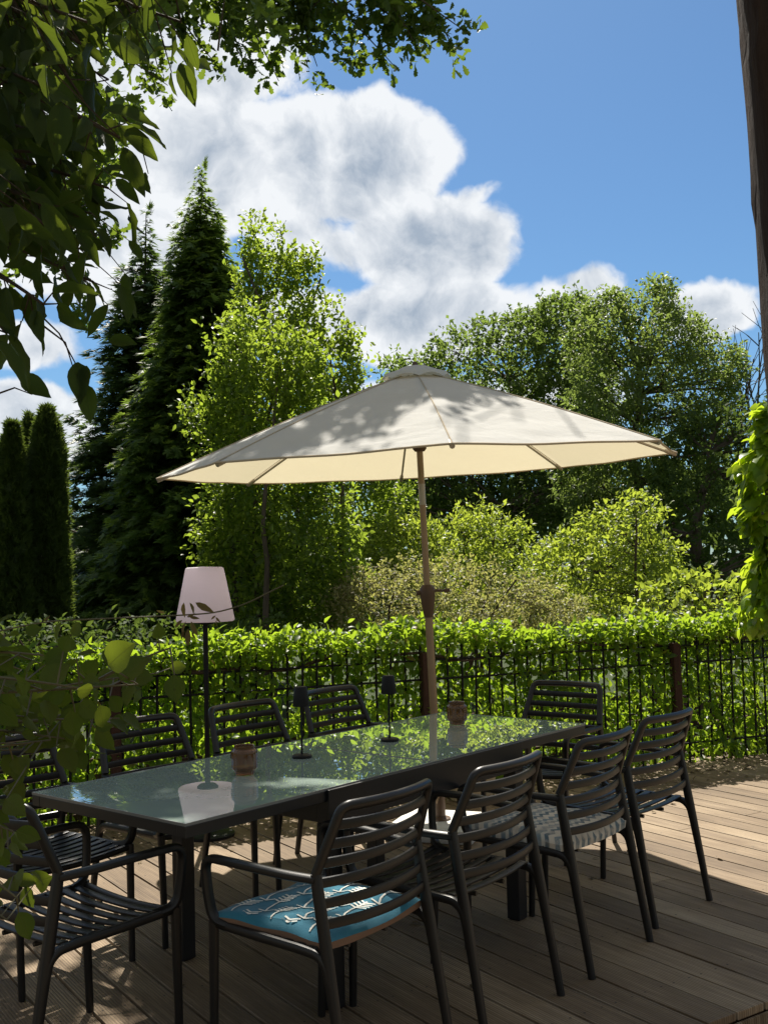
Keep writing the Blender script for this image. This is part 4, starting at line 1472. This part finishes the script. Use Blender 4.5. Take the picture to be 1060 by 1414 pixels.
def parasol():
    base = np.array([UC[0] - UN[0] / UN[2] * UC[2], UC[1] - UN[1] / UN[2] * UC[2], 0.0])
    root = thing('parasol', 'large open cream parasol with brown pole standing behind the table', 'parasol', tuple(base))
    e1 = np.cross([0, 1, 0], UN)
    e1 /= np.linalg.norm(e1)
    e2 = np.cross(UN, e1)

    def pt(a, r, h):
        return local(root, UC + e1 * (r * math.cos(a)) + e2 * (r * math.sin(a)) + UN * h)

    def prof(t):
        # height over the rim plane for a radius fraction t
        return UH * (1 - t) + .018 * math.sin(math.pi * t)

    NS, NR = 14, 22
    mb = MB()
    V, F = [], []
    t0 = .085
    for k in range(8):
        a0, a1 = UPHI + k * math.pi / 4, UPHI + (k + 1) * math.pi / 4
        o = len(V)
        for i in range(NR + 1):
            t = t0 + (1 - t0) * i / NR
            p0, p1 = pt(a0, UR * t, prof(t)), pt(a1, UR * t, prof(t))
            for j in range(NS + 1):
                s = j / NS
                q = p0 * (1 - s) + p1 * s
                w = 4 * s * (1 - s)
                sag = -.016 * w * math.sin(math.pi * min(1, t * .9)) * t
                pull = -.009 * w * t ** 6
                wr = .0035 * math.sin(t * 31 + k * 2.1 + s * 9) * w * t
                q = q + UN * (sag + wr) + (q - pt(0, 0, prof(t))) * pull
                V.append(q)
        for i in range(NR):
            for j in range(NS):
                a = o + i * (NS + 1) + j
                F.append((a, a + 1, a + NS + 2, a + NS + 1))
    mb.add(V, F)
    can = mb.build('canopy', M['canvas'], root)
    bm = bmesh.new()
    bm.from_mesh(can.data)
    bmesh.ops.remove_doubles(bm, verts=bm.verts, dist=.0005)
    bm.to_mesh(can.data)
    bm.free()
    # stitched hem round the rim and seams over the ribs
    hem = MB()
    for k in range(8):
        o = k * (NR + 1) * (NS + 1)
        rim = [V[o + NR * (NS + 1) + j] for j in range(NS + 1)]
        hem.tube(rim, .0055, 6)
        seam = [V[o + i * (NS + 1)] + UN * .002 for i in range(NR + 1)]
        hem.tube(seam, .0035, 5)
    hem.build('hem', M['hem'], can)
    # wind vent on top with scalloped edge
    v = MB()
    V2, F2 = [], []
    m = 48
    for i, (r, h) in enumerate([(.02, UH + .032), (.08, UH + .024), (.14, UH - .002), (.19, UH - .026), (.205, UH - .044)]):
        for j in range(m):
            a = UPHI + 2 * math.pi * j / m
            puff = abs(math.sin((a - UPHI) * 4))
            rr = r * (1 - .05 * puff)
            hh = h + (.020 * puff if i >= 3 else .006 * puff if i == 2 else 0) - UH * (r / UR) * .15
            V2.append(pt(a, rr, hh))
    for i in range(4):
        for j in range(m):
            a, b = i * m + j, i * m + (j + 1) % m
            F2.append((a, b, b + m, a + m))
    v.add(V2, F2)
    v.build('vent', M['canvas'], can)
    v = MB()
    v.tube([pt(0, 0, UH - .02), pt(0, 0, UH + .03), pt(0, 0, UH + .052)], [.013, .02, .010], 12)
    v.build('finial', M['brown_plastic'], root)
    for k in range(8):
        a = UPHI + k * math.pi / 4
        rb = MB()
        rb.tube([pt(a, UR * t, prof(t) - .016) for t in np.linspace(.04, .992, 14)], .0075, 8)
        rb.tube([pt(a, UR * t, prof(t) - .012) for t in (.955, .998)], .013, 8)
        rb.build('rib', M['alu'], root)
        st = MB()
        st.tube([pt(a, .042, .125), pt(a, UR * .48, prof(.48) - .022)], .006, 8)
        st.build('strut', M['alu'], root)
    p = MB()
    z = lambda h: local(root, UC + UN * ((h - UC[2]) / UN[2]))
    p.tube([z(1.34), z(1.7), z(2.60)], .0185, 16)
    p.tube([z(.06), z(.7), z(1.36)], .0225, 16)
    p.build('pole', M['bronze'], root)
    p = MB()
    p.tube([z(1.86), z(1.98)], .0198, 16)
    p.build('pole_joint', M['alu'], root)
    p = MB()
    p.tube([z(2.165), z(2.18), z(2.22), z(2.235)], [.028, .040, .040, .030], 16)
    p.build('runner', M['brown_plastic'], root)
    p = MB()
    p.tube([z(1.22), z(1.26), z(1.34), z(1.385), z(1.405)], [.026, .033, .043, .043, .028], 18)
    h = p.build('crank_housing', M['brown_plastic'], root)
    r0 = np.array([RT[0], RT[1], 0])
    p = MB()
    p.tube([z(1.37) + r0 * .03, z(1.37) + r0 * .085], .008, 10)
    p.tube([z(1.37) + r0 * .085, z(1.372) + r0 * .092 - FW * .05], .007, 10)
    p.tube([z(1.372) + r0 * .092 - FW * .05, z(1.375) + r0 * .125 - FW * .05], .011, 10)
    p.build('crank_handle', M['brown_plastic'], h)
    p = MB()
    p.tube([z(1.36) - r0 * .03, z(1.36) - r0 * .062], .014, 12)
    p.build('tilt_knob', M['brown_plastic'], h)
    s = MB()
    s.box((-.25, -.25, 0), (.25, .25, .075), 0, .018)
    ca, sa = math.cos(.35), math.sin(.35)
    s.v = [(ca * x - sa * y, sa * x + ca * y, q) for x, y, q in s.v]
    s.build('base', M['concrete'], root, smooth=False)
    s = MB()
    s.lathe([(.06, .0755), (.06, .085), (.031, .095), (.029, .36), (.031, .365), (.023, .37)], 20)
    s.build('base_sleeve', M['brown_plastic'], root)


parasol()

# ================================================================== TABLE
TL, TW, TH = 2.394, 0.826, 0.75
TA, TB = -0.581, 0.637


def table():
    root = thing('dining_table', 'long extending garden table with sea-green glass top and charcoal frame', 'table', (0, 0, 0))
    seam = 0.03
    for (x0, x1) in ((-TL / 2, seam - .0015), (seam + .0015, TL / 2)):
        g = MB()
        g.box((x0 + .004, -TW / 2 + .004, TH - .008), (x1 - .004, TW / 2 - .004, TH), 0, .0015)
        gl = g.build('glass_leaf', M['glass'], root, smooth=False)
        t = MB()
        # slim bright edging round the pane
        for lo, hi in (((x0, -TW / 2, TH - .0075), (x1, -TW / 2 + .0035, TH + .0012)), ((x0, TW / 2 - .0035, TH - .0075), (x1, TW / 2, TH + .0012)),
                       ((x0, -TW / 2 + .0036, TH - .0075), (x0 + .0035, TW / 2 - .0036, TH + .0012)), ((x1 - .0035, -TW / 2 + .0036, TH - .0075), (x1, TW / 2 - .0036, TH + .0012))):
            t.box(lo, hi)
        t.build('edge_trim', M['trim'], gl, smooth=False)
        f = MB()
        f.box((x0 + .001, -TW / 2 + .001, TH - .044), (x1 - .001, -TW / 2 + .045, TH - .0085), 0, .002)
        f.box((x0 + .001, TW / 2 - .045, TH - .044), (x1 - .001, TW / 2 - .001, TH - .0085), 0, .002)
        f.box((x0 + .0015, -TW / 2 + .0455, TH - .043), (x0 + .05, TW / 2 - .0455, TH - .0086), 0, .002)
        f.box((x1 - .05, -TW / 2 + .0455, TH - .043), (x1 - .0015, TW / 2 - .0455, TH - .0086), 0, .002)
        f.build('leaf_frame', M['table_metal'], root, smooth=False)
    ap = MB()
    y = TW / 2 + .012
    ap.box((TA, -y, .628), (TB, -y + .012 - .0005, TH - .004), 0, .002)
    ap.box((TA, y - .0115, .628), (TB, y, TH - .004), 0, .002)
    ap.box((TA + .002, -y + .013, .628), (TB - .002, -y + .06, TH - .046), 0, .002)
    ap.box((TA + .002, y - .06, .628), (TB - .002, y - .013, TH - .046), 0, .002)
    ap.box((TA + .003, -y + .0605, .630), (TA + .05, y - .0605, TH - .047), 0, .002)
    ap.box((TB - .05, -y + .0605, .630), (TB - .003, y - .0605, TH - .047), 0, .002)
    ap.build('apron', M['table_metal'], root, smooth=False)
    w = .064
    for x0 in (TA, TB - w):
        for y0 in (-y, y - w):
            l = MB()
            l.box((x0 + .001, y0 + .001, 0.004), (x0 + w - .001, y0 + w - .001, .6275), 0, .004)
            lg = l.build('leg', M['table_metal'], root, smooth=False)
            c = MB()
            c.box((x0 + .008, y0 + .008, 0), (x0 + w - .008, y0 + w - .008, .0038))
            c.build('foot', M['black'], lg)


table()


# ================================================================== CHAIRS
def make_chair():
    root = thing('armchair', 'x', 'chair')
    # back and rear legs
    for s in (-1, 1):
        l = MB()
        pts = [(s * .240, -.280, 0), (s * .238, -.245, .20), (s * .235, -.205, .42), (s * .233, -.172, .60), (s * .232, -.165, .645)]
        l.tube(pts, [(.0135, .0115), (.0155, .0125), (.019, .0135), (.018, .0135), (.0165, .0135)], 12, up=(0, 1, 0), expo=.75)
        l.build('leg', M['resin'], root)
    b = MB()

    def post_y(z):
        return -.165 - (z - .645) * .40 if z > .645 else -.165 - (.645 - z) * .185

    def post_x(z):
        return .232 - max(0, z - .645) * .15
    L = [(-post_x(z), post_y(z), z) for z in (.645, .70, .78, .835)]
    Rr = [(post_x(z), post_y(z), z) for z in (.835, .78, .70, .645)]
    n = 9
    arc = []
    for i in range(1, n):
        t = i / n
        x = -post_x(.835) + 2 * post_x(.835) * t
        arc.append((x, post_y(.835) - .040 * 4 * t * (1 - t), .838))
    path = fillet(L[:3] + [(-post_x(.838), post_y(.838), .838)], .055, 6)[:-1]
    c0 = np.array([-post_x(.838), post_y(.838), .838])
    full = fillet([L[0], L[1], tuple(c0)] + [tuple(c0 * [-1, 1, 1])] + [Rr[2], Rr[3]], [.0, .02, .030, .030, .02, .0], 6)
    # bow the top rail backwards
    bow = []
    for q in full:
        t = (q[0] / post_x(.838))
        k = max(0.0, 1 - t * t)
        bow.append(np.array([q[0], q[1] - .036 * k * (1 if q[2] > .78 else 0), q[2]]))
    # resample the straight top
    out = [bow[0]]
    for p, q in zip(bow[:-1], bow[1:]):
        m = 10 if np.linalg.norm(q - p) > .2 else 1
        for i in range(1, m + 1):
            w = p + (q - p) * i / m
            if m > 1:
                t = w[0] / post_x(.838)
                base_y = post_y(.838)
                w[1] = base_y - .036 * max(0, 1 - t * t)
            out.append(w)
    b.tube(out, (.0135), 12, up=(0, 1, 0), flat=1.18, expo=.8)
    for i in range(6):
        z = .785 - i * .055
        x1 = post_x(z) - .004
        y0 = post_y(z)
        pts = []
        for t in np.linspace(-1, 1, 13):
            pts.append((x1 * t, y0 - .036 * (1 - t * t) - .001, z - .004 * (1 - t * t)))
        b.tube(pts, (.0152), 10, up=(0, 0, 1), flat=.42, expo=.65)
    b.build('backrest', M['resin'], root)
    for s in (-1, 1):
        a = MB()
        pts = fillet([(s * .232, -.168, .630), (s * .250, -.07, .632), (s * .266, .10, .640), (s * .262, .268, .638), (s * .254, .264, .53), (s * .246, .250, .448), (s * .226, .18, .436)], [0, .06, .08, .05, .05, .05, 0], 6)
        a.tube(pts, [(.013, .0165)] * len(pts), 12, up=(0, 0, 1), expo=.8)
        a.build('armrest', M['resin'], root)
        l = MB()
        l.tube([(s * .246, .248, .446), (s * .243, .254, .25), (s * .240, .262, 0)], [(.0165, .0135), (.0145, .0125), (.0125, .0115)], 12, up=(0, 1, 0), expo=.75)
        l.build('leg', M['resin'], root)
    st = MB()
    for s in (-1, 1):
        # side rail, then the rounded web back into the rear leg
        pts = fillet([(s * .233, .245, .436), (s * .236, .05, .432), (s * .236, -.10, .430), (s * .236, -.172, .426), (s * .236, -.203, .400), (s * .236, -.214, .352)], [0, .03, .02, .03, .03, 0], 5)
        st.tube(pts, [(.0145, .0135)] * len(pts), 10, up=(0, 0, 1), expo=.8)
        st.tube([(s * .085, .205, .409), (s * .085, .0, .405), (s * .085, -.155, .409)], (.008), 8, up=(0, 0, 1), flat=.8)
    st.tube([(-.234, .243, .434)] + [(.234 * t, .243, .434 - .014 * (1 - t * t)) for t in np.linspace(-.9, .9, 9)] + [(.234, .243, .434)], (.0125), 10, up=(0, 0, 1), flat=1.1, expo=.8)
    for i in range(8):
        y = .200 - i * .050
        pts = [(.232 * t, y, .4415 - .013 * (1 - abs(t) ** 2.4)) for t in np.linspace(-1, 1, 13)]
        st.tube(pts, (.0045), 12, up=(0, 0, 1), flat=3.7, expo=.45)
    st.build('seat', M['resin'], root)
    return root


CHAIR = make_chair()
first = [True]


def place_chair(x, y, rz, label, group):
    o = CHAIR if first[0] else copy_tree(CHAIR)
    first[0] = False
    o.location = (x, y, 0)
    o.rotation_euler = (0, 0, rz)
    o['label'] = label
    o['group'] = group
    return o


GRP = 'charcoal slatted armchairs round the glass table'
c1 = place_chair(-0.855, -0.672, R(1.0), 'charcoal slatted armchair carrying the blue arrow-print cushion', GRP)
place_chair(-0.245, -0.690, R(2.0), 'bare charcoal armchair between the blue cushion chair and the zigzag cushion chair', GRP)
c3 = place_chair(0.435, -0.690, R(1.0), 'charcoal armchair carrying the beige and grey zigzag cushion', GRP)
place_chair(1.085, -0.650, R(-3.0), 'bare charcoal armchair at the right end of the near row, on sunlit boards', GRP)
place_chair(-1.335, 0.02, R(-90), 'bare charcoal armchair at the near left table end, in dappled shade', GRP)
place_chair(-0.93, 0.80, R(181), 'charcoal armchair on the hedge side mostly hidden behind the broad olive leaves', GRP)
place_chair(-0.27, 0.80, R(178), 'charcoal armchair on the hedge side just left of the tall floor lamp', GRP)
place_chair(0.36, 0.80, R(179), 'charcoal armchair on the hedge side with the floor lamp pole behind its back', GRP)
place_chair(1.06, 0.85, R(180), 'charcoal armchair on the hedge side between the two small black table lamps', GRP)
place_chair(1.68, 0.10, R(92), 'charcoal armchair at the far table end with its back to the black fence', GRP)


# cushions
def cushion(name, label, cx, cy, rz, w, d, h, mats, strokes=None, z0=.437):
    root_z = z0
    mb = MB()
    n = 48

    def sh(u, v):
        # pillow thickness, rounded rim
        e = (1 - abs(u) ** 3.6) * (1 - abs(v) ** 3.6)
        return max(0.0, e) ** .45

    def top(u, v):
        dip = -.017 * (1 - abs(u) ** 2.2)
        puff = .006 * math.sin(u * 5.1 + v * 3) * sh(u, v) + .004 * math.sin(v * 7 - u * 4)
        return .004 + dip + h * (.32 + .68 * sh(u, v)) + puff * .7

    def xy(u, v):
        k = 1 - .05 * (abs(u * v)) ** .9
        pin = 1 - .035 * (1 - abs(v) ** 2) if abs(u) > .9 else 1
        return u * w / 2 * (1 + .02 * abs(v)) * pin, v * d / 2 * (1 + .02 * abs(u))
    g = np.linspace(-1, 1, n + 1)
    V, F = [], []
    for v in g:
        for u in g:
            x, y = xy(u, v)
            V.append((x, y, top(u, v)))
    for j in range(n):
        for i in range(n):
            a = j * (n + 1) + i
            F.append((a, a + 1, a + n + 2, a + n + 1))
    mb.add(V, F, 0)
    V2, F2 = [], []
    for v in g:
        for u in g:
            x, y = xy(u * .985, v * .985)
            V2.append((x, y, .002 - .016 * (1 - abs(u) ** 2.2)))
    for j in range(n):
        for i in range(n):
            a = j * (n + 1) + i
            F2.append((a, a + n + 1, a + n + 2, a + 1))
    mb.add(V2, F2, 1)
    ring = [j for j in range(n + 1)] + [(j + 1) * (n + 1) - 1 for j in range(1, n + 1)] + [n * (n + 1) + j for j in range(n - 1, -1, -1)] + [j * (n + 1) for j in range(n - 1, 0, -1)]
    o = len(V)
    a0 = 0
    Fs = []
    for k in range(len(ring)):
        p, q = ring[k], ring[(k + 1) % len(ring)]
        Fs.append((p, o + p, o + q, q))
    for f in Fs:
        mb.f.append(f)
        mb.mi.append(1)
    if strokes:
        for line, wd in strokes:
            P = np.array(line, float)
            # resample
            out = [P[0]]
            for p, q in zip(P[:-1], P[1:]):
                m = max(1, int(np.linalg.norm(q - p) / .05))
                for i in range(1, m + 1):
                    out.append(p + (q - p) * i / m)
            P = np.array(out)
            T = np.gradient(P, axis=0)
            T /= np.linalg.norm(T, axis=1)[:, None] + 1e-9
            Nn = np.stack([-T[:, 1], T[:, 0]], 1)
            vv, ff = [], []
            for p, m in zip(P, Nn):
                for s in (-1, 1):
                    q = p + m * s * wd
                    q = np.clip(q, -.97, .97)
                    x, y = xy(q[0], q[1])
                    vv.append((x, y, top(q[0], q[1]) + .0034))
            for i in range(len(P) - 1):
                ff.append((2 * i, 2 * i + 1, 2 * i + 3, 2 * i + 2))
            mb.add(vv, ff, 2)
    o = mb.build(name, mats, smooth=True)
    o.location = (cx, cy, root_z)
    o.rotation_euler = (0, 0, rz)
    return tag(o, label, 'cushion')


def arrow_strokes():
    """hand-drawn arrows: a slightly bent shaft, an open head and a comb of feather ticks"""
    out = []

    def put(line):
        P = []
        for p, q in zip(line[:-1], line[1:]):
            for t in np.linspace(0, 1, 7)[:-1]:
                P.append((p[0] + (q[0] - p[0]) * t, p[1] + (q[1] - p[1]) * t))
        P.append(line[-1])
        run = []
        for p in P:
            if abs(p[0]) < .94 and abs(p[1]) < .94:
                run.append(p)
            else:
                if len(run) > 4:
                    out.append((run, .0135))
                run = []
        if len(run) > 4:
            out.append((run, .0135))
    for r in range(-3, 4):
        for c in range(-3, 4):
            ox, oy = c * .74 + (r % 2) * .37, r * .335
            put([(ox - .36, oy - .10), (ox - .22, oy - .02), (ox - .04, oy + .03), (ox + .30, oy + .03)])
            put([(ox - .26, oy - .17), (ox - .36, oy - .10), (ox - .33, oy + .05)])
            for k in range(4):
                x = ox + .05 + k * .065
                put([(x, oy + .03), (x + .05, oy + .15)])
                put([(x, oy + .03), (x + .09, oy - .08)])
    return out


cushion('seat_cushion', 'teal blue seat cushion printed with off-white arrows', -0.862, -0.625, R(3), .46, .455, .058, [M['cushion_blue'], M['cushion_side'], M['cushion_ink']], arrow_strokes())
cushion('seat_cushion', 'beige and grey zigzag seat cushion on the near row', 0.435, -0.650, R(-2), .46, .455, .074, [M['cushion_zigzag'], M['cushion_zigzag']])


# ================================================================== LAMPS, LANTERNS, POT
def floor_lamp():
    p = ground_at(288, 1154)
    root = thing('floor_lamp', 'tall garden floor lamp with white shade on a thin black pole', 'lamp', (p[0], p[1], 0))
    mb = MB()
    mb.lathe([(0.001, 0.032), (.02, .031), (.135, .022), (.150, .016), (.150, .002), (.148, 0)], 36)
    mb.build('base', M['black'], root)
    mb = MB()
    mb.tube([(0, 0, .03), (0, 0, .7), (0, 0, 1.30)], .0145, 14)
    mb.lathe([(.022, .030), (.022, .05), (.0146, .06)], 14)
    mb.build('pole', M['black'], root)
    mb = MB()
    z0, z1 = 1.222, 1.535
    mb.lathe([(.06, z0 + .006), (.10, z0 + .001), (.160, z0), (.167, z0 + .006), (.168, z0 + .014), (.112, z1 - .018), (.108, z1 - .005), (.098, z1), (.001, z1 + .003)], 48)
    mb.build('shade', M['lamp_white'], root)
    mb = MB()
    mb.lathe([(.0148, z0 + .01), (.06, z0 + .012), (.06, z0 - .004), (.045, z0 - .016), (.0148, z0 - .02)], 24)
    mb.build('shade_holder', M['black'], root)


floor_lamp()


def table_lamp(px, py, label):
    p = ground_at(px, py, TH)
    root = thing('table_lamp', label, 'table lamp', (p[0], p[1], TH + .0003), 0, 'small black lamps on the glass table')
    mb = MB()
    mb.lathe([(.001, .014), (.010, .0135), (.035, .012), (.040, .009), (.041, .002), (.040, 0)], 28)
    mb.build('base', M['black'], root)
    mb = MB()
    mb.tube([(0, 0, .012), (0, 0, .12), (0, 0, .225)], .0042, 10)
    mb.build('pole', M['black'], root)
    mb = MB()
    mb.lathe([(.028, .207), (.0335, .205), (.0345, .208), (.0265, .279), (.024, .283), (.001, .284)], 28)
    mb.build('shade', M['black'], root)


table_lamp(417, 1046, 'small black table lamp nearer the middle seam of the glass')
table_lamp(538, 1023, 'small black table lamp farther along the table, before the umbrella pole')


def lantern(px, py, label, tilt):
    p = ground_at(px, py, TH)
    root = thing('glass_lantern', label, 'lantern', (p[0], p[1], TH + .0003), tilt, 'amber glass lanterns on the glass table')
    n = 72
    rib = lambda j, i: (1 + .030 * math.cos(j * 2 * math.pi * 18 / n))
    mb = MB()
    prof = [(.001, .004), (.030, .003), (.0345, .002), (.036, .008), (.0365, .014), (.044, .020), (.0475, .026)]
    for k in range(8):
        z = .030 + k * .0065
        prof += [(.0478, z), (.0468, z + .0032)]
    prof += [(.0475, .084), (.044, .090), (.038, .094), (.0365, .098), (.038, .104), (.0375, .106), (.034, .105), (.033, .097)]
    mb.lathe(prof, n, rib=rib)
    mb.build('glass_body', M['amber'], root)
    mb = MB()
    ring = [(.0385 * math.cos(a), .0385 * math.sin(a), .0975) for a in np.linspace(0, 6.2832, 28)]
    mb.tube(ring, .0014, 6)
    hd = [(.0385, 0, .0975), (.047, .004, .088), (.049, .018, .064), (.040, .032, .050), (.018, .046, .045), (-.01, .050, .048), (-.034, .040, .060), (-.046, .020, .080), (-.045, .004, .092), (-.0385, 0, .0975)]
    hd = [(x, -abs(y) - (.004 if abs(x) < .045 else 0), z) for x, y, z in hd]
    mb.tube(fillet(hd, .01, 3), .0014, 6)
    mb.build('wire_handle', M['brown_plastic'], root)


lantern(338, 1069, 'ribbed amber glass lantern nearer the left table end', R(150))
lantern(631, 1000, 'ribbed amber glass lantern at the far end of the table', R(40))


def planter():
    p = ground_at(650, 1104)
    root = thing('planter', 'sandy stoneware pot standing by the fence behind the table', 'plant pot', (p[0], p[1], 0))
    mb = MB()
    mb.lathe([(.001, .0), (.12, 0), (.135, .01), (.165, .15), (.185, .30), (.192, .355), (.200, .36), (.200, .395), (.178, .395), (.172, .33), (.001, .33)], 40)
    mb.build('pot', M['pot'], root)
    n = 70
    P = np.stack([RNG.normal(0, .07, n), RNG.normal(0, .07, n), RNG.uniform(.32, .44, n)], 1)
    leaves('foliage', 'ovate', P, unit(P * [6, 6, 0] + RNG.normal(size=(n, 3)) * .4 + [0, 0, .3]), unit(RNG.normal(size=(n, 3)) * .4 + [0, 0, .8]), RNG.uniform(.07, .13, n), .5, M['leaf_dark'], root)


planter()


def litter():
    n = 1500
    u = RNG.uniform(U_L, U_R, n)
    off = -np.abs(RNG.normal(0, .38, n)) + .15
    off = np.maximum(off, -1.15)
    far = RNG.random(n) < .07
    off = np.where(far, -RNG.uniform(.3, 3.6, n), off)
    P = np.stack([F0[0] + FD[0] * u + FN[0] * off, F0[1] + FD[1] * u + FN[1] * off, np.full(n, .006)], 1)
    D = RNG.normal(size=(n, 3)) * [1, 1, .12]
    o = leaves('leaf_litter', 'ovate', P, D, unit(RNG.normal(size=(n, 3)) * .22 + [0, 0, 1]), RNG.uniform(.02, .06, n), RNG.uniform(.35, .6, n), M['leaf_dry'])
    tag(o, 'dry fallen leaves scattered on the deck along the fence', 'leaf litter', kind='stuff')


litter()
